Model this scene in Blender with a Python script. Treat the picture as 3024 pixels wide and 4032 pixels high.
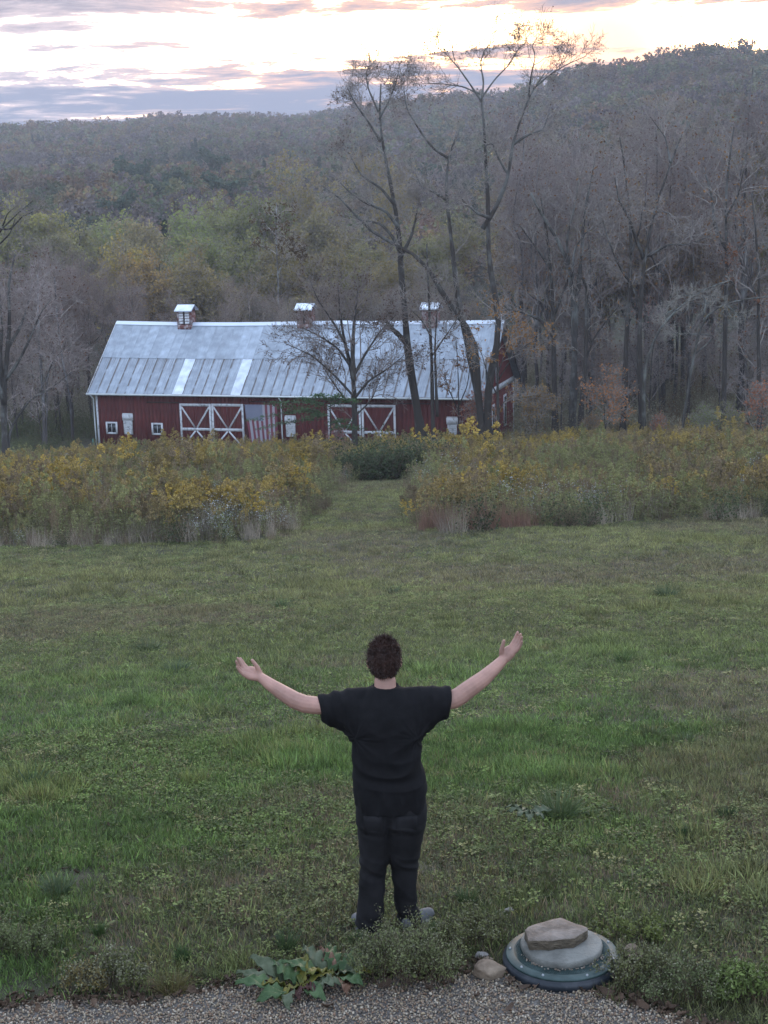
import bpy, bmesh, math, random
import numpy as np
from mathutils import Vector, Matrix, noise as mnoise
for o in list(bpy.data.objects): bpy.data.objects.remove(o)
SC = bpy.context.scene
COL = SC.collection
# ------------------------------------------------------------------ camera
F, CX, CY, H = 6056.0, 1512.0, 2016.0, 4.10          # focal length and centre in photograph pixels, eye height
PITCH, ROLL = 0.2042, 0.0261
cp, sp, cr, sr = math.cos(PITCH), math.sin(PITCH), math.cos(ROLL), math.sin(ROLL)
RT = np.array([cr, -sr * sp, -sr * cp]); UP = np.array([sr, cr * sp, cr * cp]); FW = np.array([0, cp, -sp])
cd = bpy.data.cameras.new('camera'); cam = bpy.data.objects.new('camera', cd); COL.objects.link(cam)
cd.sensor_fit = 'VERTICAL'; cd.sensor_height = 24.0; cd.sensor_width = 18.0; cd.lens = 24.0 * F / 4032
cd.clip_start = 0.1; cd.clip_end = 6000
cam.matrix_world = Matrix(((RT[0], UP[0], -FW[0], 0), (RT[1], UP[1], -FW[1], 0), (RT[2], UP[2], -FW[2], H), (0, 0, 0, 1)))
SC.camera = cam
# ------------------------------------------------------------------ world, sun, exposure
SUN_AZ, SUN_EL = math.radians(8.3), math.radians(4.2)   # azimuth to the right of +Y
W = bpy.data.worlds.new('World'); SC.world = W; W.use_nodes = True
def build_world():
    nt = W.node_tree; nt.nodes.clear(); N = nt.nodes; L = nt.links
    def node(t, **k):
        n = N.new(t)
        for a, b in k.items(): setattr(n, a, b)
        return n
    def val(x):
        return x
    def mth(op, a, b=None, c=None, clamp=False):
        n = node('ShaderNodeMath', operation=op, use_clamp=clamp)
        for i, v in enumerate((a, b, c)):
            if v is None: continue
            if isinstance(v, (int, float)): n.inputs[i].default_value = v
            else: L.new(v, n.inputs[i])
        return n.outputs[0]
    def mixc(f, a, b, blend='MIX'):
        n = node('ShaderNodeMix', data_type='RGBA', blend_type=blend)
        for s, v in ((n.inputs[0], f), (n.inputs[6], a), (n.inputs[7], b)):
            if isinstance(v, (int, float)): s.default_value = v
            elif isinstance(v, tuple): s.default_value = (*v, 1)
            else: L.new(v, s)
        return n.outputs[2]
    def sstep(x, a, b):
        n = node('ShaderNodeMapRange', interpolation_type='SMOOTHSTEP')
        L.new(x, n.inputs[0]); n.inputs[1].default_value = a; n.inputs[2].default_value = b
        return n.outputs[0]
    sky = node('ShaderNodeTexSky', sky_type='NISHITA')
    sky.sun_disc = False; sky.sun_elevation = SUN_EL; sky.sun_rotation = SUN_AZ
    sky.air_density = 1.0; sky.dust_density = 2.0; sky.ozone_density = 1.5
    tc = node('ShaderNodeTexCoord')
    sep = node('ShaderNodeSeparateXYZ'); L.new(tc.outputs['Generated'], sep.inputs[0])
    x, y, z = sep.outputs
    zz = mth('ADD', mth('MAXIMUM', z, 0.0), 0.03)
    u = mth('DIVIDE', x, zz); v = mth('DIVIDE', y, zz)
    def nz(su, sv, off, detail, rough, dist=0.0):
        cmb = node('ShaderNodeCombineXYZ')
        L.new(mth('MULTIPLY_ADD', u, su, off), cmb.inputs[0]); L.new(mth('MULTIPLY_ADD', v, sv, off * 1.7), cmb.inputs[1])
        cmb.inputs[2].default_value = off
        n = node('ShaderNodeTexNoise'); n.inputs['Scale'].default_value = 1; n.inputs['Detail'].default_value = detail
        n.inputs['Roughness'].default_value = rough; n.inputs['Distortion'].default_value = dist
        L.new(cmb.outputs[0], n.inputs['Vector']); return n.outputs[0]
    big = nz(0.09, 0.20, CLOUD_OFF, 2, 0.5)
    fine = nz(1.0, 0.95, CLOUD_OFF + 4.3, 9, 0.66, 0.3)
    # an open deck of broken cloud that closes up towards the horizon
    low = sstep(z, 0.108, 0.055)
    d = mth('ADD', mth('ADD', mth('MULTIPLY_ADD', fine, 1.35, -0.175), mth('MULTIPLY', big, 0.8)), mth('MULTIPLY', low, 0.27))
    cover = sstep(d, 0.97, 1.06); core = sstep(d, 1.0, 1.22)
    # glow round the sun
    sd = (math.sin(SUN_AZ) * math.cos(SUN_EL), math.cos(SUN_AZ) * math.cos(SUN_EL), math.sin(SUN_EL))
    dot = node('ShaderNodeVectorMath', operation='DOT_PRODUCT'); L.new(tc.outputs['Generated'], dot.inputs[0]); dot.inputs[1].default_value = sd
    near = sstep(dot.outputs['Value'], math.cos(math.radians(20)), math.cos(math.radians(0.5)))
    clear = mixc(1.0, mixc(1.0, sky.outputs[0], (2.2, 2.2, 2.4), 'MULTIPLY'), (6.1, 7.2, 9.2), 'ADD')
    warm = mixc(near, (0.0, 0.0, 0.0), (5.5, 2.6, 1.6))
    clear = mixc(1.0, clear, warm, 'ADD')
    hot = sstep(dot.outputs['Value'], math.cos(math.radians(5)), math.cos(math.radians(0.3)))
    clear = mixc(hot, clear, (15.0, 7.6, 4.4))
    edge = mixc(near, (5.6, 4.6, 4.7), (8.0, 4.4, 2.8))
    body = mixc(low, (2.3, 2.15, 2.6), (1.45, 1.7, 2.5))
    cloud = mixc(core, edge, body)
    col = mixc(cover, clear, cloud)
    bg = node('ShaderNodeBackground'); bg.inputs[1].default_value = 0.1
    L.new(col, bg.inputs[0]); out = node('ShaderNodeOutputWorld'); L.new(bg.outputs[0], out.inputs[0])
CLOUD_OFF = 8.7
build_world()
sl = bpy.data.lights.new('sun', 'SUN'); sun = bpy.data.objects.new('sun', sl); COL.objects.link(sun)
sl.energy = 0.5; sl.angle = math.radians(14); sl.color = (1.0, 0.78, 0.62)
sun.rotation_euler = (math.radians(90) - SUN_EL - math.radians(4), 0, math.pi - SUN_AZ)
SC.view_settings.view_transform = 'Standard'; SC.view_settings.look = 'None'; SC.view_settings.gamma = 1.0
SC.view_settings.exposure = 0.85; SC.view_settings.use_curve_mapping = False
SC.render.engine = 'CYCLES'
cy = SC.cycles
cy.use_denoising = True; cy.max_bounces = 5; cy.diffuse_bounces = 3; cy.glossy_bounces = 2; cy.transmission_bounces = 2
cy.transparent_max_bounces = 8; cy.volume_bounces = 1; cy.caustics_reflective = False; cy.caustics_refractive = False
# ------------------------------------------------------------------ helpers
rng = np.random.default_rng(7)
EYE = np.array([0.0, 0.0, H])
def ray(px, py):
    return FW + RT * (px - CX) / F - UP * (py - CY) / F
def at(px, py, Y):
    d = ray(px, py); return EYE + d * (Y / d[1])
def hit(px, py, z=0.0):
    d = ray(px, py); return EYE + d * ((z - H) / d[2])
def tag(o, label=None, cat=None, group=None, kind=None):
    if label: o['label'] = label
    if cat: o['category'] = cat
    if group: o['group'] = group
    if kind: o['kind'] = kind
    return o
class Geo:
    """Collects vertex, quad and triangle blocks, builds one mesh."""
    def __init__(s): s.V = []; s.Q = []; s.T = []; s.n = 0; s.qm = []; s.tm = []
    def add(s, V, Q=None, T=None, m=0):
        V = np.asarray(V, float).reshape(-1, 3)
        if Q is not None and len(Q): s.Q.append(np.asarray(Q, int).reshape(-1, 4) + s.n); s.qm.append(np.full(len(s.Q[-1]), m))
        if T is not None and len(T): s.T.append(np.asarray(T, int).reshape(-1, 3) + s.n); s.tm.append(np.full(len(s.T[-1]), m))
        s.V.append(V); s.n += len(V); return s
    def box(s, x0, x1, y0, y1, z0, z1, m=0):
        V = [(x, y, z) for z in (z0, z1) for y in (y0, y1) for x in (x0, x1)]
        return s.add(V, [(0, 2, 3, 1), (4, 5, 7, 6), (0, 1, 5, 4), (2, 6, 7, 3), (0, 4, 6, 2), (1, 3, 7, 5)], m=m)
    def bar(s, a, b, w, t, nrm=(0, 1, 0), m=0):
        """flat board from a to b, w wide, t thick along nrm"""
        a = np.array(a, float); b = np.array(b, float); n = np.array(nrm, float)
        d = b - a; d /= np.linalg.norm(d); q = np.cross(d, n); q /= np.linalg.norm(q)
        V = [p + q * sx * w / 2 + n * sy * t / 2 for p in (a, b) for sy in (-1, 1) for sx in (-1, 1)]
        return s.add(V, [(0, 2, 3, 1), (4, 5, 7, 6), (0, 1, 5, 4), (2, 6, 7, 3), (0, 4, 6, 2), (1, 3, 7, 5)], m=m)
    def tube(s, pts, rad, n=6, cap=True, m=0):
        pts = np.asarray(pts, float); V, Q = tubes(pts[None], np.asarray(rad, float).reshape(1, -1) * np.ones((1, len(pts))), n)
        T = []
        if cap:
            k = len(V); V = np.vstack([V, pts[0], pts[-1]]); e = (len(pts) - 1) * n
            T = [(k, (i + 1) % n, i) for i in range(n)] + [(k + 1, e + i, e + (i + 1) % n) for i in range(n)]
        return s.add(V, Q, T, m)
    def lathe(s, prof, n=32, c=(0, 0, 0), m=0):
        prof = np.asarray(prof, float); a = np.arange(n) * 2 * math.pi / n; k = len(prof)
        V = np.stack([prof[:, None, 0] * np.cos(a), prof[:, None, 0] * np.sin(a), np.repeat(prof[:, 1:2], n, 1)], -1).reshape(-1, 3) + np.array(c)
        i = np.arange(k - 1)[:, None] * n; j = np.arange(n)[None]; j2 = (j + 1) % n
        Q = np.stack([i + j, i + j2, i + n + j2, i + n + j], -1).reshape(-1, 4)
        return s.add(V, Q, m=m)
    def mesh(s, name, mats=(), smooth=False):
        me = bpy.data.meshes.new(name)
        V = np.vstack(s.V) if s.V else np.zeros((0, 3))
        Q = np.vstack(s.Q) if s.Q else np.zeros((0, 4), int); T = np.vstack(s.T) if s.T else np.zeros((0, 3), int)
        me.vertices.add(len(V)); me.vertices.foreach_set('co', V.astype(np.float32).ravel())
        nl = Q.size + T.size; me.loops.add(nl)
        me.loops.foreach_set('vertex_index', np.concatenate([Q.ravel(), T.ravel()]).astype(np.int32))
        me.polygons.add(len(Q) + len(T))
        st = np.concatenate([np.arange(len(Q)) * 4, Q.size + np.arange(len(T)) * 3]).astype(np.int32)
        me.polygons.foreach_set('loop_start', st)
        mi = np.concatenate(s.qm + s.tm) if (s.qm or s.tm) else np.zeros(0)
        me.polygons.foreach_set('material_index', mi.astype(np.int32))
        if smooth: me.polygons.foreach_set('use_smooth', np.ones(len(mi), bool))
        for mt in (mats if isinstance(mats, (list, tuple)) else [mats]): me.materials.append(mt)
        me.update(calc_edges=True); me.validate(); return me
    def build(s, name, mats=(), parent=None, smooth=False):
        return put(name, s.mesh(name, mats, smooth), parent)
def put(name, me, parent=None, loc=None):
    o = bpy.data.objects.new(name, me); COL.objects.link(o)
    if parent is not None: o.parent = parent
    if loc is not None: o.location = loc
    return o
def empty(name, loc=(0, 0, 0), rz=0.0):
    o = bpy.data.objects.new(name, None); COL.objects.link(o); o.location = loc; o.rotation_euler = (0, 0, rz)
    o.empty_display_size = 0.2; return o
def copy_tree(o, parent=None):
    c = o.copy(); COL.objects.link(c)
    if parent is not None: c.parent = parent
    for ch in list(o.children): copy_tree(ch, c)
    return c
def unit(v):
    return v / np.maximum(np.linalg.norm(v, axis=-1, keepdims=True), 1e-9)
def perp(d, r):
    return unit(np.cross(d, unit(r.normal(size=d.shape))))
def tubes(P, R, n):
    """P (N,K,3) polylines, R (N,K) radii -> V, Q"""
    N, K, _ = P.shape
    D = np.empty_like(P); D[:, 1:-1] = P[:, 2:] - P[:, :-2] if K > 2 else 0
    D[:, 0] = P[:, 1] - P[:, 0]; D[:, -1] = P[:, -1] - P[:, -2]
    D = unit(D); ref = np.where(np.abs(D[:, :1, 2:3]) > 0.9, np.array([1.0, 0, 0]), np.array([0, 0, 1.0]))
    A = unit(np.cross(D, np.broadcast_to(ref, D.shape))); B = np.cross(D, A)
    a = np.arange(n) * 2 * math.pi / n
    V = P[:, :, None] + R[:, :, None, None] * (A[:, :, None] * np.cos(a)[:, None] + B[:, :, None] * np.sin(a)[:, None])
    b = (np.arange(N) * K * n)[:, None, None]; i = (np.arange(K - 1) * n)[None, :, None]; j = np.arange(n)[None, None]; j2 = (j + 1) % n
    Q = np.stack([b + i + j, b + i + j2, b + i + n + j2, b + i + n + j], -1).reshape(-1, 4)
    return V.reshape(-1, 3), Q
def strands(base, d, L, K, wob, trop, r):
    """N bent polylines with K points from base along d, bending up by trop"""
    N = len(base); P = np.empty((N, K, 3)); P[:, 0] = base; d = unit(d); st = (L / (K - 1))[:, None]
    for k in range(1, K):
        P[:, k] = P[:, k - 1] + d * st
        d = unit(d + r.normal(size=d.shape) * wob + np.array([0, 0, 1.0]) * trop)
    return P
def leaf_quads(C, size, r, asp=0.55, up=0.0, nrm=None):
    """diamond leaves at C; size (N,)"""
    N = len(C); n = unit(r.normal(size=(N, 3)) + np.array([0, 0, up])) if nrm is None else nrm
    a = perp(n, r); b = np.cross(n, a); s = np.asarray(size).reshape(-1, 1)
    V = np.stack([C - a * s, C - b * s * asp, C + a * s, C + b * s * asp], 1).reshape(-1, 3)
    return V, np.arange(N * 4).reshape(-1, 4)
_tab = rng.random((64, 64))
def vnoise(x, y):
    xi = np.floor(x).astype(int); yi = np.floor(y).astype(int); fx = x - xi; fy = y - yi
    fx = fx * fx * (3 - 2 * fx); fy = fy * fy * (3 - 2 * fy); g = lambda i, j: _tab[i % 64, j % 64]
    return (g(xi, yi) * (1 - fx) + g(xi + 1, yi) * fx) * (1 - fy) + (g(xi, yi + 1) * (1 - fx) + g(xi + 1, yi + 1) * fx) * fy
def fbm(x, y, sc, oc=4, off=0.0):
    x = np.asarray(x, float); y = np.asarray(y, float); t = 0; a = 0.5; s = 0
    for k in range(oc):
        t = t + a * vnoise(x * sc + off + 7.3 * k, y * sc + off * 1.9 + 3.1 * k); s += a; a *= 0.5; sc *= 2.03
    return t / s
def sst(x, a, b):
    t = np.clip((np.asarray(x, float) - a) / (b - a), 0, 1); return t * t * (3 - 2 * t)
# ------------------------------------------------------------------ materials
def mat(name, col, rough=0.85, var=0.25, scale=4.0, bump=0.0, bscale=None, spec=0.3, metal=0.0, col2=None, objcol=False, inst=None,
        randv=0.0, trans=0.0, coords='Object', detail=5.0, stretch=None, lo=0.35, hi=0.65, sheen=0.0, hue=0.0, island=0.0, hgrad=0.0):
    m = bpy.data.materials.new(name); m.use_nodes = True; nt = m.node_tree; N = nt.nodes; L = nt.links
    b = N['Principled BSDF']; b.inputs['Roughness'].default_value = rough; b.inputs['Specular IOR Level'].default_value = spec
    b.inputs['Metallic'].default_value = metal
    if sheen: b.inputs['Sheen Weight'].default_value = sheen
    tc = N.new('ShaderNodeTexCoord'); src = tc.outputs[coords]
    if stretch:
        mp = N.new('ShaderNodeMapping'); mp.inputs['Scale'].default_value = stretch; L.new(src, mp.inputs[0]); src = mp.outputs[0]
    nz = N.new('ShaderNodeTexNoise'); nz.inputs['Scale'].default_value = scale; nz.inputs['Detail'].default_value = detail
    nz.inputs['Roughness'].default_value = 0.6; L.new(src, nz.inputs['Vector'])
    rp = N.new('ShaderNodeValToRGB'); fac = nz.outputs[0]
    if hgrad:                                             # lichen and bleaching increase along the upper limbs
        sx = N.new('ShaderNodeSeparateXYZ'); L.new(tc.outputs['Object'], sx.inputs[0]); ma = N.new('ShaderNodeMath'); ma.operation = 'MULTIPLY_ADD'
        L.new(sx.outputs[2], ma.inputs[0]); ma.inputs[1].default_value = hgrad; L.new(fac, ma.inputs[2]); fac = ma.outputs[0]
    L.new(fac, rp.inputs[0])
    c1 = tuple(c * (1 - var) for c in col); c2 = col2 or tuple(c * (1 + var) for c in col)
    rp.color_ramp.elements[0].position = lo; rp.color_ramp.elements[1].position = hi
    rp.color_ramp.elements[0].color = (*c1, 1); rp.color_ramp.elements[1].color = (*c2, 1)
    cur = rp.outputs[0]
    def mul(a, bb):
        n = N.new('ShaderNodeMix'); n.data_type = 'RGBA'; n.blend_type = 'MULTIPLY'; n.inputs[0].default_value = 1
        L.new(a, n.inputs[6]); L.new(bb, n.inputs[7]); return n.outputs[2]
    oi = N.new('ShaderNodeObjectInfo')
    if objcol: cur = mul(cur, oi.outputs['Color'])
    if inst:
        at_ = N.new('ShaderNodeAttribute'); at_.attribute_type = 'INSTANCER'; at_.attribute_name = inst; cur = mul(cur, at_.outputs['Color'])
    if island:
        ge = N.new('ShaderNodeNewGeometry'); mr0 = N.new('ShaderNodeMapRange'); L.new(ge.outputs['Random Per Island'], mr0.inputs[0]); mr0.inputs[3].default_value = 1 - island; mr0.inputs[4].default_value = 1 + island
        vm = N.new('ShaderNodeVectorMath'); vm.operation = 'SCALE'; L.new(cur, vm.inputs[0]); L.new(mr0.outputs[0], vm.inputs['Scale']); cur = vm.outputs[0]
    if randv or hue:
        hs = N.new('ShaderNodeHueSaturation'); L.new(cur, hs.inputs['Color'])
        def rr(a, bb, seed):
            wn = N.new('ShaderNodeTexWhiteNoise'); wn.noise_dimensions = '1D'
            ad = N.new('ShaderNodeMath'); ad.operation = 'ADD'; L.new(oi.outputs['Random'], ad.inputs[0]); ad.inputs[1].default_value = seed
            L.new(ad.outputs[0], wn.inputs['W']); mr = N.new('ShaderNodeMapRange'); L.new(wn.outputs['Value'], mr.inputs[0])
            mr.inputs[3].default_value = a; mr.inputs[4].default_value = bb; return mr.outputs[0]
        if randv: L.new(rr(1 - randv, 1 + randv, 0.0), hs.inputs['Value'])
        if hue: L.new(rr(0.5 - hue, 0.5 + hue, 3.3), hs.inputs['Hue'])
        cur = hs.outputs[0]
    L.new(cur, b.inputs['Base Color'])
    if bump:
        n2 = N.new('ShaderNodeTexNoise'); n2.inputs['Scale'].default_value = bscale or scale * 4; n2.inputs['Detail'].default_value = 6; L.new(src, n2.inputs['Vector'])
        bp = N.new('ShaderNodeBump'); bp.inputs['Strength'].default_value = bump; bp.inputs['Distance'].default_value = 0.02
        L.new(n2.outputs[0], bp.inputs['Height']); L.new(bp.outputs[0], b.inputs['Normal'])
    if trans:
        out = N['Material Output']; tr = N.new('ShaderNodeBsdfTranslucent'); L.new(cur, tr.inputs[0])
        mx = N.new('ShaderNodeMixShader'); mx.inputs[0].default_value = trans
        L.new(b.outputs[0], mx.inputs[1]); L.new(tr.outputs[0], mx.inputs[2]); L.new(mx.outputs[0], out.inputs[0])
    return m
M = {}
# ------------------------------------------------------------------ scatter (countless ground cover only)
def scatter(name, pts, rot, scl, idx, protos, tint=None, label=None, kind='stuff', cat=None, tint2=None):
    """one object: a point cloud whose points carry copies of the proto meshes (the protos are in no scene)"""
    me = bpy.data.meshes.new(name); n = len(pts); me.vertices.add(n); me.vertices.foreach_set('co', np.asarray(pts, np.float32).ravel())
    for nm, ty, dat in (('rot', 'FLOAT_VECTOR', rot), ('scl', 'FLOAT_VECTOR', scl), ('idx', 'INT', idx), ('tint', 'FLOAT_COLOR', tint), ('tint2', 'FLOAT_COLOR', tint2)):
        if dat is None: continue
        a = me.attributes.new(nm, ty, 'POINT')
        if ty == 'FLOAT_VECTOR': a.data.foreach_set('vector', np.asarray(dat, np.float32).ravel())
        elif ty == 'INT': a.data.foreach_set('value', np.asarray(dat, np.int32))
        else: a.data.foreach_set('color', np.hstack([np.asarray(dat, np.float32), np.ones((n, 1), np.float32)]).ravel())
    pc = bpy.data.collections.new(name + '_kinds')
    for k, pm in enumerate(protos): pc.objects.link(bpy.data.objects.new('%s_%03d' % (name, k), pm))
    ng = bpy.data.node_groups.new(name, 'GeometryNodeTree')
    ng.interface.new_socket('Geometry', in_out='INPUT', socket_type='NodeSocketGeometry')
    ng.interface.new_socket('Geometry', in_out='OUTPUT', socket_type='NodeSocketGeometry')
    N = ng.nodes; L = ng.links; gi = N.new('NodeGroupInput'); go = N.new('NodeGroupOutput')
    ci = N.new('GeometryNodeCollectionInfo'); ci.inputs['Collection'].default_value = pc
    ci.inputs['Separate Children'].default_value = True; ci.inputs['Reset Children'].default_value = True
    ip = N.new('GeometryNodeInstanceOnPoints'); ip.inputs['Pick Instance'].default_value = True
    def attr(nm, ty):
        a = N.new('GeometryNodeInputNamedAttribute'); a.data_type = ty; a.inputs['Name'].default_value = nm
        return a.outputs[0]
    er = N.new('FunctionNodeEulerToRotation'); L.new(attr('rot', 'FLOAT_VECTOR'), er.inputs[0])
    L.new(gi.outputs[0], ip.inputs['Points']); L.new(ci.outputs[0], ip.inputs['Instance']); L.new(attr('idx', 'INT'), ip.inputs['Instance Index'])
    L.new(er.outputs[0], ip.inputs['Rotation']); L.new(attr('scl', 'FLOAT_VECTOR'), ip.inputs['Scale']); L.new(ip.outputs[0], go.inputs[0])
    o = put(name, me); md = o.modifiers.new('scatter', 'NODES'); md.node_group = ng
    return tag(o, label, cat, None, kind)
def zrot(n, r, tilt=0.0):
    return np.stack([r.normal(size=n) * tilt, r.normal(size=n) * tilt, r.random(n) * 6.283], 1)
# ------------------------------------------------------------------ terrain
_sil = [(-600, 505), (0, 492), (180, 490), (350, 482), (520, 478), (640, 452), (800, 462), (1000, 452), (1150, 455), (1300, 438), (1500, 402), (1700, 382), (1900, 368),
        (2050, 345), (2150, 318), (2230, 290), (2300, 270), (2400, 245), (2520, 222), (2600, 204), (2700, 183), (2800, 168), (2900, 170), (3024, 172), (3700, 150)]
_az, _el = [], []
for px, py in _sil:
    d = ray(px, py); _az.append(math.atan2(d[0], d[1])); _el.append(d[2] / math.hypot(d[0], d[1]))
def ridge(az):
    R = 860 - 260 * sst(az, -0.06, 0.2)
    el = np.interp(az, _az, _el)
    return R, H + el * R - 12.5
_py = np.array([-60, 0, 8.3, 10, 14, 20, 28, 40, 52, 64, 85, 100, 115, 135, 170, 300]); _pz = np.array([0, 0, 0, -.2, -.85, -1.85, -3.2, -5.1, -6.55, -7.9, -11.0, -13.0, -13.7, -14.3, -15, -15])
def T(x, y):
    x = np.asarray(x, float); y = np.asarray(y, float)
    z = np.interp(y, _py, _pz)
    for k in (1.5, -1.5): z = z + 0                                   # profile smoothing below
    z = (np.interp(y - 2 * sst(y, 8, 30), _py, _pz) + z * 2 + np.interp(y + 2 * sst(y, 8, 30), _py, _pz)) / 4
    z = z + sst(y, 9, 24) * (fbm(x, y, 0.11, 3, 5.0) - 0.5) * 0.5 * (1 - 0.5 * sst(y, 80, 110))
    r = np.hypot(x, y); az = np.arctan2(x, y)
    R, zr = ridge(np.clip(az, -0.7, 0.7)); zr = np.where(np.abs(az) > 1.6, -5, zr)
    t = (r - 190) / (R - 190); s = np.clip(t, 0, 1); s = s ** 1.25 * (1 - 0.12 * np.sin(math.pi * s))
    hill = -15 + (zr + 15) * s + np.where(t > 1, -(r - R) * 0.15, 0) + (fbm(x, y, 0.012, 3, 2.0) - 0.5) * 16 * np.clip(t, 0, 1) * (1 - sst(t, 0.7, 0.95))
    w = sst(r, 150, 230) * (y > 0)
    return z * (1 - w) + np.maximum(hill, -16) * w
def Tz(x, y): return float(T(np.array([x]), np.array([y]))[0])
# where the mown ground ends and the tall field begins (in plan)
def gpix(px, py):
    """ground point seen at a pixel"""
    d = ray(px, py); lo, hi = 5.0, 400.0
    for _ in range(50):
        m_ = (lo + hi) / 2; p = EYE + d * m_ / d[1]
        if p[2] > Tz(p[0], p[1]): lo = m_
        else: hi = m_
    return EYE + d * lo / d[1]
LE = np.array([gpix(*p)[:2] for p in [(-200, 2165), (300, 2158), (700, 2150), (1000, 2140), (1120, 2105)]])
RE = np.array([gpix(*p)[:2] for p in [(1640, 2115), (1800, 2108), (2100, 2085), (2500, 2065), (3024, 2042), (3300, 2030)]])
LP = np.array([gpix(*p)[:2] for p in [(1120, 2105), (1210, 2040), (1300, 1960), (1365, 1895)]])
RP = np.array([gpix(*p)[:2] for p in [(1640, 2115), (1632, 2010), (1622, 1893)]])
PATH_END = float(max(LP[-1, 1], RP[-1, 1]))
def in_field(x, y, edge=0.0):
    left = (x < np.interp(y, LP[:, 1], LP[:, 0]) - edge) & (y > np.interp(x, LE[:, 0], LE[:, 1]) + edge) & (x < 0.5)
    right = (x > np.interp(y, RP[:, 1], RP[:, 0]) + edge) & (y > np.interp(x, RE[:, 0], RE[:, 1]) + edge) & (x > 0.2)
    return left | right | (y > PATH_END + edge)
GE = np.array([hit(*p)[:2] for p in [(-300, 3985), (0, 3975), (200, 3945), (420, 3940), (620, 3925), (850, 3895), (1000, 3860), (1500, 3850), (1750, 3850), (1900, 3815), (2080, 3860),
                                     (2300, 3895), (2450, 3938), (2580, 3975), (2680, 4015), (2790, 4055), (3300, 4190)]])
def in_gravel(x, y): return y < np.interp(x, GE[:, 0], GE[:, 1])
def ground_mesh():
    g = Geo()
    ys = np.concatenate([np.arange(-60, 6, 6.0), np.arange(6, 12, 0.2), np.arange(12, 50, 0.6), np.arange(50, 130, 1.5), np.geomspace(130, 1250, 90)])
    ts = np.concatenate([np.linspace(-1, -0.3, 24, endpoint=False), np.linspace(-0.3, 0.3, 110), np.linspace(0.3, 1, 25)[1:]])
    wid = np.interp(ys, [-60, 10, 40, 130, 1250], [40, 30, 80, 260, 1250])
    X = ts[None] * wid[:, None]; Y = np.repeat(ys[:, None], len(ts), 1)
    Z = T(X.ravel(), Y.ravel()).reshape(X.shape); a, b = X.shape
    i = np.arange(a - 1)[:, None] * b + np.arange(b - 1)[None]
    g.add(np.stack([X, Y, Z], -1), np.stack([i, i + 1, i + b + 1, i + b], -1).reshape(-1, 4))
    return g
m = mat('soil and thatch', (0.050, 0.050, 0.026), rough=0.95, var=0.45, scale=2.2, bump=0.6, bscale=30, col2=(0.070, 0.062, 0.038), coords='Object')
M['soil'] = m
tag(ground_mesh().build('ground', M['soil'], smooth=True), 'sloping ground under lawn, field and woods', None, None, 'structure')
# gravel bed sheet (pebbles lie on it)
g = Geo(); xs = np.linspace(-3.4, 3.4, 90); e = np.interp(xs, GE[:, 0], GE[:, 1]) + (fbm(xs, xs * 0, 3.0, 3) - 0.5) * 0.08
V = np.concatenate([np.stack([xs, xs * 0 + 5.5, xs * 0 + 0.004], 1), np.stack([xs, e, xs * 0 + 0.004], 1)])
i = np.arange(89); g.add(V, np.stack([i, i + 1, i + 91, i + 90], 1))
M['gravelbed'] = mat('gravel bed', (0.11, 0.098, 0.088), var=0.4, scale=40, bump=0.8, bscale=120)
tag(g.build('gravel_bed', M['gravelbed']), 'bed of small gravel along the house', None, None, 'structure')
def ico(sub, seed, amp, squash=(1, 1, 1), sc=1.0, freq=1.3, facet=0.0):
    bm = bmesh.new(); bmesh.ops.create_icosphere(bm, subdivisions=sub, radius=1.0)
    V = np.array([v.co[:] for v in bm.verts]); Tt = np.array([[v.index for v in f.verts] for f in bm.faces]); bm.free()
    r = np.random.default_rng(seed); off = r.random(3) * 50
    d = np.array([mnoise.noise(Vector(v * freq + off)) for v in V])
    V = V * (1 + amp * d)[:, None]
    if facet:
        for k in range(9):
            n = unit(r.normal(size=3)); lim = 0.55 + 0.35 * r.random(); q = V @ n; V = V - np.maximum(q - lim, 0)[:, None] * n * facet
    return V * np.array(squash) * sc, Tt
M['pebble'] = mat('pebble', (1, 1, 1), rough=0.75, var=0.2, scale=60, inst='tint', coords='Object')
peb = []
for k in range(5):
    V, Tt = ico(1, 10 + k, 0.35, (1, 0.75, 0.6)); peb.append(Geo().add(V, T=Tt).mesh('pebble', M['pebble'], True))
r = np.random.default_rng(3); n = 52000
x = r.uniform(-3.2, 3.2, n); y = r.uniform(6.6, 7.75, n)
ed = np.interp(x, GE[:, 0], GE[:, 1]) + (fbm(x, y, 4.0, 3) - 0.5) * 0.12
k = (y < ed + 0.02) | ((y < ed + 0.12) & (r.random(n) < 0.12)); x, y = x[k], y[k]; n = len(x)
pal = np.array([(.205, .175, .148), (.155, .125, .105), (.275, .235, .195), (.21, .155, .12), (.115, .10, .095), (.34, .31, .275), (.18, .12, .09), (.255, .21, .155)])
s = r.uniform(0.0048, 0.0088, n) * np.where(r.random(n) < 0.04, 1.5, 1)
scatter('gravel', np.stack([x, y, 0.004 + s * r.uniform(0.2, 1.2, n)], 1), r.random((n, 3)) * 6.28, np.repeat(s[:, None], 3, 1), r.integers(0, 5, n), peb,
        pal[r.integers(0, 8, n)] * np.array([1.08, 1.0, .88]) * r.uniform(0.75, 1.15, (n, 1)), 'loose pale brown and grey gravel at the foot of the house')
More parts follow.
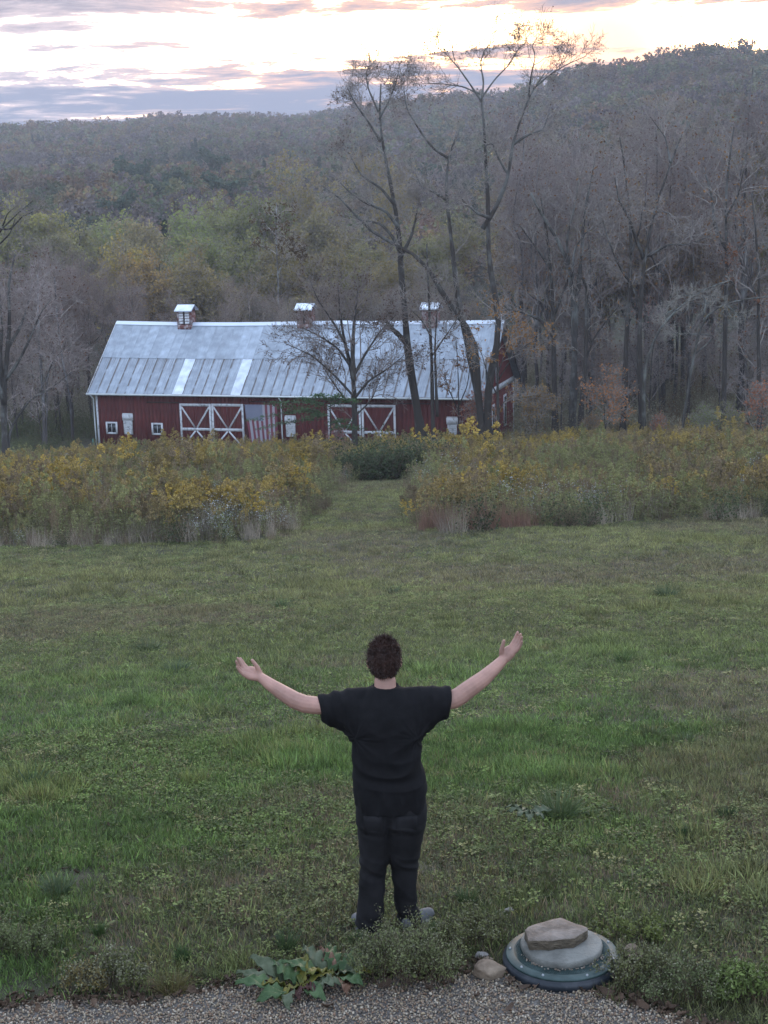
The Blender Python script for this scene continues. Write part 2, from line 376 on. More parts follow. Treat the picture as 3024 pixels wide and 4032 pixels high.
# ------------------------------------------------------------------ red barn
BX, BY, BZ, YAW = -21.484, 112.037, -9.6485 - 3.95, 0.2862
HW, RISE, LEN, OVX, OVY, EZ = 5.607, 4.696, 30.0, 0.5, 0.42, 3.95   # half width, rise, roof length, overhangs, eave height
t_, n_ = np.array([math.cos(YAW), -math.sin(YAW)]), np.array([math.sin(YAW), math.cos(YAW)])
bo = np.array([BX, BY]) + t_ * OVX + n_ * OVY
barn = empty('barn', (bo[0], bo[1], BZ), -YAW)
tag(barn, 'long weathered red barn with pale metal roof and three cupolas', 'barn')
M['red'] = mat('barn red paint', (0.098, 0.019, 0.018), rough=0.8, var=0.3, scale=1.2, bump=0.2, stretch=(6, 6, 0.5), objcol=True, randv=0.10)
M['trim'] = mat('worn white paint', (0.42, 0.42, 0.44), rough=0.7, var=0.4, scale=5, lo=0.3, hi=0.5, bump=0.2)
M['white'] = mat('white gutter paint', (0.55, 0.57, 0.58), rough=0.5, var=0.1, scale=3)
M['dark'] = mat('dark interior', (0.012, 0.012, 0.013), rough=0.9)
M['brownwood'] = mat('weathered brown wood', (0.05, 0.035, 0.03), rough=0.9, var=0.3)  # brown wood of the soffit, door tracks and right rake board
M['cupred'] = mat('peeling red paint', (0.20, 0.075, 0.065), rough=0.85, var=0.3, scale=3.5, lo=0.45, hi=0.62, col2=(0.36, 0.30, 0.30), bump=0.3)
M['pane'] = mat('dusty window glass', (0.012, 0.014, 0.017), rough=0.08, var=0.3, scale=2, spec=0.6)
M['teal'] = mat('teal drain pipe', (0.05, 0.22, 0.20), rough=0.5)
def roof_metal(nm, base, rust):
    m = bpy.data.materials.new(nm); m.use_nodes = True; nt = m.node_tree; N = nt.nodes; L = nt.links; b = N['Principled BSDF']
    b.inputs['Metallic'].default_value = 0.0; b.inputs['Roughness'].default_value = 0.45; b.inputs['Specular IOR Level'].default_value = 0.6
    uv = N.new('ShaderNodeUVMap'); uv.uv_map = 'UVMap'; oi = N.new('ShaderNodeObjectInfo'); sp = N.new('ShaderNodeSeparateXYZ'); L.new(uv.outputs[0], sp.inputs[0])
    def nz(sx, sy, sc, det=4):
        mp = N.new('ShaderNodeMapping'); mp.inputs['Scale'].default_value = (sx, sy, 1); L.new(uv.outputs[0], mp.inputs[0])
        ad = N.new('ShaderNodeVectorMath'); ad.operation = 'ADD'; L.new(mp.outputs[0], ad.inputs[0])
        ml = N.new('ShaderNodeMath'); ml.operation = 'MULTIPLY'; L.new(oi.outputs['Random'], ml.inputs[0]); ml.inputs[1].default_value = 97
        L.new(ml.outputs[0], ad.inputs[1]); t = N.new('ShaderNodeTexNoise'); t.inputs['Scale'].default_value = sc; t.inputs['Detail'].default_value = det
        L.new(ad.outputs[0], t.inputs['Vector']); return t.outputs[0]
    def mr(x, a, bb, c=0, d=1):
        n = N.new('ShaderNodeMapRange'); L.new(x, n.inputs[0]); n.inputs[1].default_value = a; n.inputs[2].default_value = bb; n.inputs[3].default_value = c; n.inputs[4].default_value = d; return n.outputs[0]
    def mt(op, a, bb):
        n = N.new('ShaderNodeMath'); n.operation = op; n.use_clamp = True
        for i, v in enumerate((a, bb)):
            if isinstance(v, (int, float)): n.inputs[i].default_value = v
            else: L.new(v, n.inputs[i])
        return n.outputs[0]
    def mx(f, a, c):
        n = N.new('ShaderNodeMix'); n.data_type = 'RGBA'; L.new(f, n.inputs[0])
        for s, v in ((n.inputs[6], a), (n.inputs[7], c)):
            if isinstance(v, tuple): s.default_value = (*v, 1)
            else: L.new(v, s)
        return n.outputs[2]
    c = mx(mr(nz(1, 1, 1.6), 0.35, 0.7), tuple(k * 0.72 for k in base), tuple(k * 1.12 for k in base))
    # streaks running down the sheet, rust beside the lapped seam and hanging from the upper edge
    c = mx(mt('MULTIPLY', mr(nz(16, 0.5, 1.4), 0.48, 0.68), 0.80 * min(1, rust + 0.3)), c, tuple(k * 0.55 for k in base))
    if rust:
        seam = mt('ADD', mr(sp.outputs[0], 0.13, 0.04), mr(sp.outputs[0], 0.70, 0.745))
        rs = mt('MULTIPLY', seam, mr(nz(2, 1.2, 1.7), 0.28, 0.50))
        top = mt('MULTIPLY', mt('MULTIPLY', mr(sp.outputs[1], 1.6, 3.5), mr(nz(22, 0.4, 1.2), 0.50, 0.66)), 0.8)
        c = mx(mt('MULTIPLY', mt('ADD', rs, top), rust), c, (0.075, 0.055, 0.048))
    pv_ = mr(oi.outputs['Random'], 0, 1, 0.82 if rust else 1.0, 1.08); vs_ = N.new('ShaderNodeVectorMath'); vs_.operation = 'SCALE'; L.new(c, vs_.inputs[0]); L.new(pv_, vs_.inputs['Scale'])
    L.new(vs_.outputs[0], b.inputs['Base Color']); return m
M['roofup'] = roof_metal('galvanised roof', (0.34, 0.385, 0.45), 0.12)
M['rooflow'] = roof_metal('old galvanised roof', (0.31, 0.35, 0.41), 0.95)
M['roofnew'] = roof_metal('new white roof sheet', (0.62, 0.67, 0.76), 0.0)
def uvmesh(me, uv):
    l = me.uv_layers.new(name='UVMap'); vi = np.empty(len(me.loops), np.int32); me.loops.foreach_get('vertex_index', vi)
    l.data.foreach_set('uv', np.asarray(uv, np.float32)[vi].ravel())
WL = LEN - 2 * OVX                       # wall length 29
WD = 2 * HW - 2 * OVY + 0.0              # wall depth
pitch = math.atan2(RISE, HW)
def roofz(yy): return EZ + (yy + OVY) * RISE / HW if yy < HW - OVY else EZ + RISE - (yy - HW + OVY) * RISE / HW
# dark core behind the boards
g = Geo(); yc = WD / 2
V = [(0.06, 0.06, -0.6), (WL - 0.06, 0.06, -0.6), (WL - 0.06, WD - 0.06, -0.6), (0.06, WD - 0.06, -0.6), (0.06, 0.06, roofz(0) - 0.1), (WL - 0.06, 0.06, roofz(0) - 0.1), (WL - 0.06, WD - 0.06, roofz(0) - 0.1), (0.06, WD - 0.06, roofz(0) - 0.1), (0.06, yc, EZ + RISE - 0.12), (WL - 0.06, yc, EZ + RISE - 0.12)]
g.add(V, [(0, 1, 5, 4), (2, 3, 7, 6), (4, 5, 9, 8), (6, 7, 8, 9)], [(0, 4, 8), (0, 8, 7), (0, 7, 3), (1, 9, 5), (1, 6, 9), (1, 2, 6)])
g.build('wall', M['red'], barn)
# vertical siding boards, front (shared mesh) and right gable (each to its own height)
nb = 97; bw = WL / nb; g = Geo().box(0.004, bw - 0.004, 0, 0.03, -0.5, roofz(0) - 0.05); bmesh_front = g.mesh('siding_board', M['red'])
for k in range(nb):
    o = put('siding_board', bmesh_front, barn, (k * bw, 0.004 * ((k * 7) % 3), 0)); s_ = 0.9 + 0.2 * random.random(); o.color = (s_, s_, s_, 1)
ng_ = 36; gw = WD / ng_
for k in range(ng_):
    y0, y1 = k * gw + 0.004, (k + 1) * gw - 0.004; xo = WL - 0.03 + 0.004 * ((k * 5) % 3)
    z0, z1 = roofz(y0) - 0.06, roofz(y1) - 0.06
    V = [(xo, y0, -0.5), (xo + 0.03, y0, -0.5), (xo + 0.03, y1, -0.5), (xo, y1, -0.5), (xo, y0, z0), (xo + 0.03, y0, z0), (xo + 0.03, y1, z1), (xo, y1, z1)]
    o = Geo().add(V, [(0, 1, 5, 4), (1, 2, 6, 5), (2, 3, 7, 6), (3, 0, 4, 7), (4, 5, 6, 7)]).build('siding_board', M['red'], barn); s_ = 0.9 + 0.2 * random.random(); o.color = (s_ * 1.15, s_, s_, 1)
# roof: two rows of lapped corrugated sheets on the front slope
npan = 40; pw = LEN / npan; SL = math.hypot(HW, RISE); cut = 0.5
def sag(u): return -0.13 * math.sin(min(max(u / 18.0, 0), 1) * math.pi) ** 1.0 - 0.05 * math.sin(min(max((u - 16) / 14, 0), 1) * math.pi)
def sheet(u0, w, v0, v1, lift, mt_, name, back=False):
    nx = 17; us = np.linspace(-0.02, w + 0.02, nx); vs = np.linspace(v0, v1, 4); Vv = []; uvs = []
    for v in vs:
        for i, u in enumerate(us):
            yy = v * math.cos(pitch); zz = EZ + v * math.sin(pitch) + lift * 1.0 + (0.012 if i % 2 else 0.0) + (0.02 if i in (0,) else 0)
            zz += sag(u0 + u) * (v / SL) + 0.01 * math.sin(u0 * 3.1 + v * 2)
            Vv.append((u0 + u - OVX, (yy - OVY) if not back else (2 * HW - OVY - yy), zz)); uvs.append((u, v - v0))
    i = (np.arange(3)[:, None] * nx + np.arange(nx - 1)[None]).ravel(); Q = np.stack([i, i + 1, i + nx + 1, i + nx], 1)
    me = Geo().add(Vv, Q).mesh(name, mt_); uvmesh(me, uvs); return put(name, me, barn)
rrp = random.Random(5)
for k in range(npan):
    new = k in (9, 15)
    low = sheet(k * pw, pw, -0.02, SL * cut + 0.05, 0.0 if not new else 0.008, M['roofnew'] if new else M['rooflow'], 'roof_sheet')
    if new: low['label'] = 'newer bright white roof sheet'
    sheet(k * pw, pw, SL * cut - 0.1, SL + 0.0, 0.03 + 0.006 * rrp.random(), M['roofup'], 'roof_sheet')
g = Geo()
for s0 in range(10):
    u0, u1 = s0 * 3.0, s0 * 3.0 + 3.0
    for uu in (u0, u1): pass
    V = []
    for uu in (u0, u1):
        zt = EZ + RISE + 0.07 + sag(uu)
        V += [(uu - OVX, HW - OVY - 0.28, zt - 0.21), (uu - OVX, HW - OVY, zt + 0.03), (uu - OVX, HW - OVY + 0.28, zt - 0.21)]
    g.add(V, [(0, 3, 4, 1), (1, 4, 5, 2)])
g.build('ridge_cap', M['roofnew'], barn)
me = g.mesh; sheet(0, LEN, 0, SL, -0.02, M['roofup'], 'back_roof', True)
# eave trim, rake boards, gutter, downspouts
Geo().box(-OVX, LEN - OVX, -OVY + 0.02, -0.02, EZ - 0.16, EZ - 0.12).build('soffit', M['brownwood'], barn)
g = Geo()
for a, b in ((0, 1),):
    ps = [(-OVX - 0.05, -OVY - 0.06, EZ - 0.07), (LEN - OVX + 0.05, -OVY - 0.06, EZ - 0.10)]
    g.tube(ps, [0.07, 0.07], 8)
g.build('gutter', M['white'], barn)
for xx, end in ((-0.18, 1), (14.42, 0), (28.75, 0)):
    g = Geo(); g.tube([(xx - 0.05, -OVY - 0.06, EZ - 0.12), (xx, -0.12, EZ - 0.45), (xx, -0.10, 1.4), (xx + 0.02, -0.10, -0.2)], [0.05] * 4, 6); g.build('downspout', M['white'], barn)
Geo().tube([(-0.34, -0.3, 0.55), (-0.30, -0.28, 0.2), (-0.26, -0.3, -0.3)], [0.06] * 3, 7).build('drain_pipe', M['teal'], barn)
for xx in (-0.5 - 0.012, LEN - OVX + 0.012):
    g = Geo()
    for sgn in (0, 1):
        p0 = (xx, -OVY, EZ - 0.06) if sgn == 0 else (xx, 2 * HW - OVY, EZ - 0.06)
        g.bar(p0, (xx, HW - OVY, EZ + RISE - 0.04), 0.2, 0.03, (1, 0, 0))
    g.build('rake_board', M['trim'] if xx < 0 else M['brownwood'], barn)
g = Geo(); g.box(-0.05, 0.10, -0.03, 0.0, -0.5, EZ - 0.16); g.build('corner_board', M['trim'], barn)
g = Geo(); g.box(WL + 0.002, WL + 0.03, -0.03, 0.12, -0.5, EZ - 0.2); g.build('corner_board', M['trim'], barn)
g = Geo(); g.box(WL + 0.012, WL + 0.035, WD - 0.1, WD + 0.02, -0.5, EZ + 0.1); g.build('corner_board', M['trim'], barn)
g = Geo(); g.box(WL + 0.012, WL + 0.06, -0.05, WD + 0.2, EZ - 0.18, EZ + 0.22); g.build('eave_board', M['trim'], barn)
for yy, z0, z1 in ((1.0, 4.5, 6.6), (4.6, 4.4, 7.2), (6.6, 8.2, 9.1), (3.2, 0.4, 3.0), (7.2, 0.9, 3.2)):
    wn = Geo().box(WL + 0.012, WL + 0.05, yy - 0.45, yy + 0.45, z0, z1).box(WL + 0.05, WL + 0.06, yy - 0.3, yy + 0.3, z0 + 0.15, z1 - 0.15, 1)
    wn.build('window', [M['trim'], M['pane']], barn)
# track board over the doors
Geo().box(4.0, 6.6, -0.035, -0.003, 3.24, 3.33).build('door_track', M['brownwood'], barn)
Geo().box(12.0, 25.3, -0.03, -0.003, 3.40, 3.47).build('door_track', M['brownwood'], barn)
def barn_door(x0, x1, z0, z1, brace='X', handle=False):
    d = Geo().box(x0, x1, -0.07, -0.012, z0, z1).build('door', M['red'], barn)
    np_ = 9; w = (x1 - x0) / np_
    me_ = Geo().box(0.004, w - 0.004, -0.085, -0.072, z0 + 0.01, z1 - 0.01).mesh('plank', M['red'])
    for k in range(np_): o = put('plank', me_, d, (x0 + k * w, 0, 0)); s_ = 0.85 + 0.25 * random.random(); o.color = (s_, s_, s_, 1)
    T_ = M['trim']; tw = 0.15; zr = 1.38
    Geo().box(x0, x0 + tw, -0.115, -0.088, z0, z1).build('stile', T_, d); Geo().box(x1 - tw, x1, -0.115, -0.088, z0, z1).build('stile', T_, d)
    Geo().box(x0 + tw, x1 - tw, -0.113, -0.088, z1 - 0.19, z1).build('rail', T_, d); Geo().box(x0 + tw, x1 - tw, -0.113, -0.088, zr - 0.1, zr + 0.1).build('rail', T_, d)
    xm = (x0 + x1) / 2
    for s in (-1, 1):
        e = x0 + tw if s < 0 else x1 - tw
        Geo().bar((e, -0.098 - 0.001 * s, z1 - 0.24), (xm + s * 0.08, -0.098 - 0.001 * s, zr + 0.12), 0.12, 0.02).build('brace', T_, d)
        Geo().bar((xm + s * 0.06, -0.098 - 0.001 * s, zr - 0.12), (e, -0.098 - 0.001 * s, z0 + 0.2), 0.12, 0.02).build('brace', T_, d)
    if handle: Geo().box(x1 - 0.12, x1 + 0.06, -0.15, -0.116, 0.75, 1.0).build('latch', M['dark'], d)
    return d
barn_door(6.62, 9.06, -0.1, 3.24, handle=True); barn_door(9.10, 11.55, -0.1, 3.26)
barn_door(17.86, 20.30, -0.1, 3.32, handle=True); barn_door(20.36, 22.82, -0.1, 3.34)
def barn_window(x0, x1, z0, z1):
    w = Geo().box(x0 + 0.1, x1 - 0.1, -0.008, -0.001, z0 + 0.1, z1 - 0.1).build('window', M['dark'], barn)
    f = Geo()
    for b_ in ((x0, x0 + .13, z0, z1), (x1 - .13, x1, z0, z1), (x0 + .13, x1 - .13, z1 - .13, z1), (x0 + .13, x1 - .13, z0, z0 + .12)): f.box(b_[0], b_[1], -0.06, -0.002, b_[2], b_[3])
    f.build('frame', M['trim'], w)
    xm = (x0 + x1) / 2; Geo().box(xm - 0.02, xm + 0.02, -0.045, -0.012, z0 + .12, z1 - .13).build('muntin', M['trim'], w)
    for a, b_ in ((x0 + .13, xm - .022), (xm + .022, x1 - .13)): Geo().box(a, b_, -0.025, -0.014, z0 + .125, z1 - .135).build('pane', M['pane'], w)
barn_window(0.66, 1.58, 0.9, 1.8); barn_window(4.31, 5.2, 0.9, 1.78)
M['slatdark'] = mat('grey gap between slats', (0.12, 0.12, 0.13))
slat_me = {}
def louvre(x0, x1, z0, z1, head=True):
    w = Geo().box(x0 + 0.05, x1 - 0.05, -0.02, -0.002, z0 + 0.03, z1 - 0.03).build('louvred_vent', M['slatdark'], barn)
    f = Geo().box(x0, x0 + .07, -0.07, -0.003, z0, z1).box(x1 - .07, x1, -0.07, -0.003, z0, z1).box(x0 + .07, x1 - .07, -0.07, -0.003, z0, z0 + .06)
    if head: f.box(x0 - .07, x1 + .07, -0.085, -0.004, z1 - 0.5, z1 - 0.06).box(x0 - .04, x1 + .04, -0.084, -0.004, z1 - 0.06, z1 + 0.02)
    f.build('frame', M['trim'], w)
    k = 0; z = z0 + 0.07
    while z < z1 - (0.52 if head else 0.1):
        Geo().add([(x0 + .07, -0.065, z), (x1 - .07, -0.065, z), (x1 - .07, -0.024, z + .12), (x0 + .07, -0.024, z + .12), (x0 + .07, -0.055, z - .008), (x1 - .07, -0.055, z - .008)],
                  [(0, 1, 2, 3), (4, 5, 1, 0)]).build('slat', M['trim'], w); z += 0.14
louvre(2.10, 2.80, 0.9, 2.44); louvre(14.70, 15.40, 0.96, 2.46); louvre(26.50, 27.15, 1.0, 2.55)
# cupolas on the ridge
def cupola(u, k):
    c = empty('cupola'); c.parent = barn; c.location = (u - OVX, HW - OVY, EZ + RISE + sag(u) - 0.35)
    w, dd, h = 0.50, 0.50, 1.38
    Geo().box(-w, w, -dd, dd, 0, h).build('wall', M['cupred'], c)
    Geo().box(-w - .04, w + .04, -dd - .04, dd + .04, -0.1, 0.28).build('curb', M['cupred'], c)
    for s in (-1, 1):
        Geo().box(s * w - .06, s * w + .06, -dd - .03, -dd + .05, 0.28, h).build('corner_post', M['cupred'], c)
    Geo().box(-.05, .05, -dd - .028, -dd - .002, 0.3, h).build('mullion', M['dark'], c)
    for i in range(5):
        z = 0.38 + i * 0.2
        for a, b_ in ((-w + .09, -.07), (.07, w - .09)):
            Geo().add([(a, -dd - .05, z), (b_, -dd - .05, z), (b_, -dd - .004, z + .15), (a, -dd - .004, z + .15)], [(0, 1, 2, 3)]).build('slat', M['trim'] if (i * 3 + k + int(a * 9)) % 3 == 0 else M['cupred'], c)
    rw, rd, rz = 0.69, 0.72, 0.38
    rf = Geo().add([(-rw, -rd, h - .03), (rw, -rd, h - .03), (rw, 0, h + rz), (-rw, 0, h + rz), (rw, rd, h - .03), (-rw, rd, h - .03)], [(0, 1, 2, 3), (3, 2, 4, 5)])
    rf.add([(-rw, -rd, h - .10), (rw, -rd, h - .10), (rw, 0, h + rz - .07), (-rw, 0, h + rz - .07), (rw, rd, h - .10), (-rw, rd, h - .10)], [(3, 2, 1, 0), (5, 4, 2, 3)])
    rf.box(-rw, rw, -rd - .012, -rd - .001, h - .11, h - .025)
    me = rf.mesh('roof', M['roofnew']); uvmesh(me, [(v.co.x, v.co.y) for v in me.vertices]); put('roof', me, c)
    Geo().tube([(0, 0, h + rz), (0.01, 0, h + rz + 0.45)], [0.012, 0.006], 5).build('lightning_rod', M['dark'], c)
for k, u in enumerate((5.75, 15.2, 24.65)): cupola(u, k)
Geo().tube([(9.6, HW - OVY, EZ + RISE - .1), (9.6, HW - OVY, EZ + RISE + 0.6)], [0.012, 0.006], 5).build('lightning_rod', M['dark'], barn)
# faded flag hung with the stripes upright
def flag():
    m = bpy.data.materials.new('faded flag cloth'); m.use_nodes = True; nt = m.node_tree; N = nt.nodes; L = nt.links; b = N['Principled BSDF']; b.inputs['Roughness'].default_value = 0.9
    uv = N.new('ShaderNodeUVMap'); sp = N.new('ShaderNodeSeparateXYZ'); L.new(uv.outputs[0], sp.inputs[0]); u, v = sp.outputs[0], sp.outputs[1]
    def mt(op, a, bb=None):
        n = N.new('ShaderNodeMath'); n.operation = op
        for i, q in enumerate((a, bb)):
            if q is None: continue
            if isinstance(q, (int, float)): n.inputs[i].default_value = q
            else: L.new(q, n.inputs[i])
        return n.outputs[0]
    def mx(f, a, c):
        n = N.new('ShaderNodeMix'); n.data_type = 'RGBA'; L.new(f, n.inputs[0])
        for s, q in ((n.inputs[6], a), (n.inputs[7], c)):
            if isinstance(q, tuple): s.default_value = (*q, 1)
            else: L.new(q, s)
        return n.outputs[2]
    stripe = mt('LESS_THAN', mt('MODULO', mt('MULTIPLY', u, 13.0), 2.0), 1.0)
    col = mx(stripe, (0.33, 0.31, 0.35), (0.19, 0.045, 0.065))
    # canton: star rows, staggered
    cu, cv = mt('DIVIDE', u, 7 / 13), mt('DIVIDE', mt('SUBTRACT', v, 0.6), 0.4)
    canton = mt('MULTIPLY', mt('LESS_THAN', u, 7 / 13), mt('GREATER_THAN', v, 0.6))
    stars = None
    for off in (0.0, 0.5):
        a = mt('SUBTRACT', mt('FRACT', mt('ADD', mt('MULTIPLY', cu, 5.0), off)), 0.5); c = mt('SUBTRACT', mt('FRACT', mt('ADD', mt('MULTIPLY', cv, 6.0), off)), 0.5)
        dd = mt('LESS_THAN', mt('ADD', mt('MULTIPLY', a, a), mt('MULTIPLY', c, c)), 0.05); stars = dd if stars is None else mt('MAXIMUM', stars, dd)
    col = mx(canton, col, mx(stars, (0.10, 0.11, 0.19), (0.40, 0.40, 0.44)))
    L.new(col, b.inputs['Base Color'])
    nx, nz = 27, 22; V = []; uvs = []
    for j in range(nz):
        for i in range(nx):
            a, c = i / (nx - 1), j / (nz - 1)
            x = 11.68 + 2.47 * a + (1 - c) * (0.33 * (1 - a) - 0.06 * a); z = 0.42 + (3.24 - 0.42) * c + 0.12 * math.sin(a * 9) * (1 - c)
            V.append((x, -0.16 - 0.05 * math.sin(a * 22 + c * 2) * (1.1 - c) - 0.03, z)); uvs.append((a, c))
    i = (np.arange(nz - 1)[:, None] * nx + np.arange(nx - 1)[None]).ravel()
    me = Geo().add(V, np.stack([i, i + 1, i + nx + 1, i + nx], 1)).mesh('flag', m, True); uvmesh(me, uvs)
    o = put('flag', me); o.matrix_world = Matrix.Translation((bo[0], bo[1], BZ)) @ Matrix.Rotation(-YAW, 4, 'Z')
    tag(o, 'large faded flag with stars and red stripes hanging upright on the red barn wall', 'flag')
flag()
# ------------------------------------------------------------------ trees
def bark_mat(nm, col, lichen=(0.27, 0.29, 0.25), lo=0.56, hi=0.66, hg=0.0):
    return mat(nm, col, rough=0.95, var=0.35, scale=1.6, bump=0.9, bscale=9, col2=lichen, lo=lo, hi=hi, stretch=(1, 1, 0.6), objcol=True, detail=8, hgrad=hg)
M['bark'] = bark_mat('dark furrowed bark', (0.066, 0.054, 0.047), (0.20, 0.205, 0.195), 0.62, 1.02, 0.012)
M['palebark'] = bark_mat('grey lichened bark', (0.078, 0.068, 0.062), (0.26, 0.265, 0.25), 0.54, 0.90, 0.009)
M['twig'] = mat('twig bark', (0.255, 0.222, 0.200), var=0.3, objcol=True)
def leafmat(nm, col, var=0.35, hue=0.02, tr=0.35, inst=None): return mat(nm, tuple(2.3 * c for c in col) if inst is None else tuple(1.45 * c for c in col), rough=0.7, var=var, scale=1.1, spec=0.2, objcol=inst is None, inst=inst, trans=tr, detail=3)
M['leaf'] = leafmat('autumn leaf', (1, 1, 1), 0.30)
M['leafdark'] = mat('brown hanging leaf', (0.085, 0.045, 0.028), var=0.4, scale=3, trans=0.2, objcol=True)
def branch_levels(P, R, r, counts, lens, spread=0.9, trop=0.06, wob=0.25, tmin=0.25):
    """P (N,K,3) parent polylines; returns list of (pts, rad) levels"""
    out = []
    for lv, (c, ln) in enumerate(zip(counts, lens)):
        N, K, _ = P.shape; n = N * c
        t = (tmin if lv == 0 else 0.15) + (0.98 - (tmin if lv == 0 else 0.15)) * r.random((N, c)) ** 0.8
        f = t * (K - 1); i = np.minimum(f.astype(int), K - 2); w = (f - i)[..., None]
        a = np.arange(N)[:, None]; base = (P[a, i] * (1 - w) + P[a, i + 1] * w).reshape(-1, 3)
        d = unit(P[a, i + 1] - P[a, i]).reshape(-1, 3); rad = (R[a, i] * (1 - w[..., 0]) + R[a, i + 1] * w[..., 0]).reshape(-1)
        nd = unit(d * (0.75 + 0.3 * r.random((n, 1))) + perp(d, r) * spread * (0.7 + 0.6 * r.random((n, 1))) + np.array([0, 0, 0.12]))
        L = ln * (0.55 + 0.9 * r.random(n)) * (1.15 - 0.55 * t.reshape(-1))
        KK = [7, 5, 4, 3, 3][min(lv + (0 if len(counts) > 3 else 1), 4)]
        Q = strands(base, nd, L, KK, wob, trop, r)
        r0 = np.minimum(rad * 0.65, 0.013 * L + 0.009); RR = r0[:, None] * np.linspace(1, 0.35, KK)[None]
        out.append((Q, np.maximum(RR, 0.0085))); P, R = Q, RR
    return out
def trunk_poly(h, r0, r, lean=0.05, K=12, wob=0.05):
    z = np.linspace(0, 1, K); a = np.cumsum(r.normal(size=(K, 2)) * wob * h / K, 0); a[0] = 0
    P = np.stack([a[:, 0] + lean * h * z * r.normal(), a[:, 1] + lean * h * z * r.normal(), z * h], 1)
    R = r0 * (1 - z * 0.86); R[0] *= 1.25
    return P, R
def tree_meshes(r, h, r0, counts, lens, forks=2, tmin=0.3, leaves=0, lsize=0.1, spread=0.9, trop=0.07, lean=0.04, barkm='palebark', droop=0.0, leafm='leaf'):
    """a grown tree -> (trunk mesh, crown mesh, leaf mesh or None)"""
    g = Geo(); P, R = trunk_poly(h, r0, r, lean); mains = [(P, R)]
    for k in range(forks):
        i = r.integers(3, 7); d = unit(np.array([r.normal(), r.normal(), 1.7])); L = h * (0.75 - i / 16)
        q = strands(P[i][None], d[None], np.array([L]), 12, 0.12, 0.12, r)[0]; mains.append((q, R[i] * 0.62 * np.linspace(1, 0.2, 12)))
    for p, q in mains: g.tube(p, q, 7, cap=False)
    PP = np.stack([m_[0] for m_ in mains]); RR = np.stack([m_[1] for m_ in mains])
    lv = branch_levels(PP, RR, r, counts, lens, spread, trop, 0.22, tmin)
    c = Geo()
    for i, (q, rr) in enumerate(lv): V, Q = tubes(q, rr, 4 if i == 0 else 3); c.add(V, Q)
    lm = None
    if leaves:
        tips = np.concatenate([lv[-1][0].reshape(-1, 3), lv[-2][0][:, 1:].reshape(-1, 3)]); k = r.integers(0, len(tips), leaves)
        Cn = tips[k] + r.normal(size=(leaves, 3)) * lsize * 1.2 - np.array([0, 0, droop]) * r.random((leaves, 1))
        V, Q = leaf_quads(Cn, lsize * (0.6 + 0.8 * r.random(leaves)), r, 0.6, 0.3); lm = Geo().add(V, Q).mesh('leaves', M[leafm])
    return g.mesh('trunk', M[barkm], True), c.mesh('branches', M['twig']), lm
def plant_tree(name, meshes, loc, rz, s, label, group, col=(1, 1, 1), bcol=(1, 1, 1), cat='tree', sz=None):
    e = empty(name, loc, rz); e.scale = (s, s, s if sz is None else sz); tag(e, label, cat, group)
    for nm, me in zip(('trunk', 'branches', 'foliage'), meshes):
        if me is None: continue
        o = put(nm, me, e); o.color = (*(col if nm == 'foliage' else bcol), 1)
        if nm != 'trunk': o['kind'] = 'stuff'
    return e
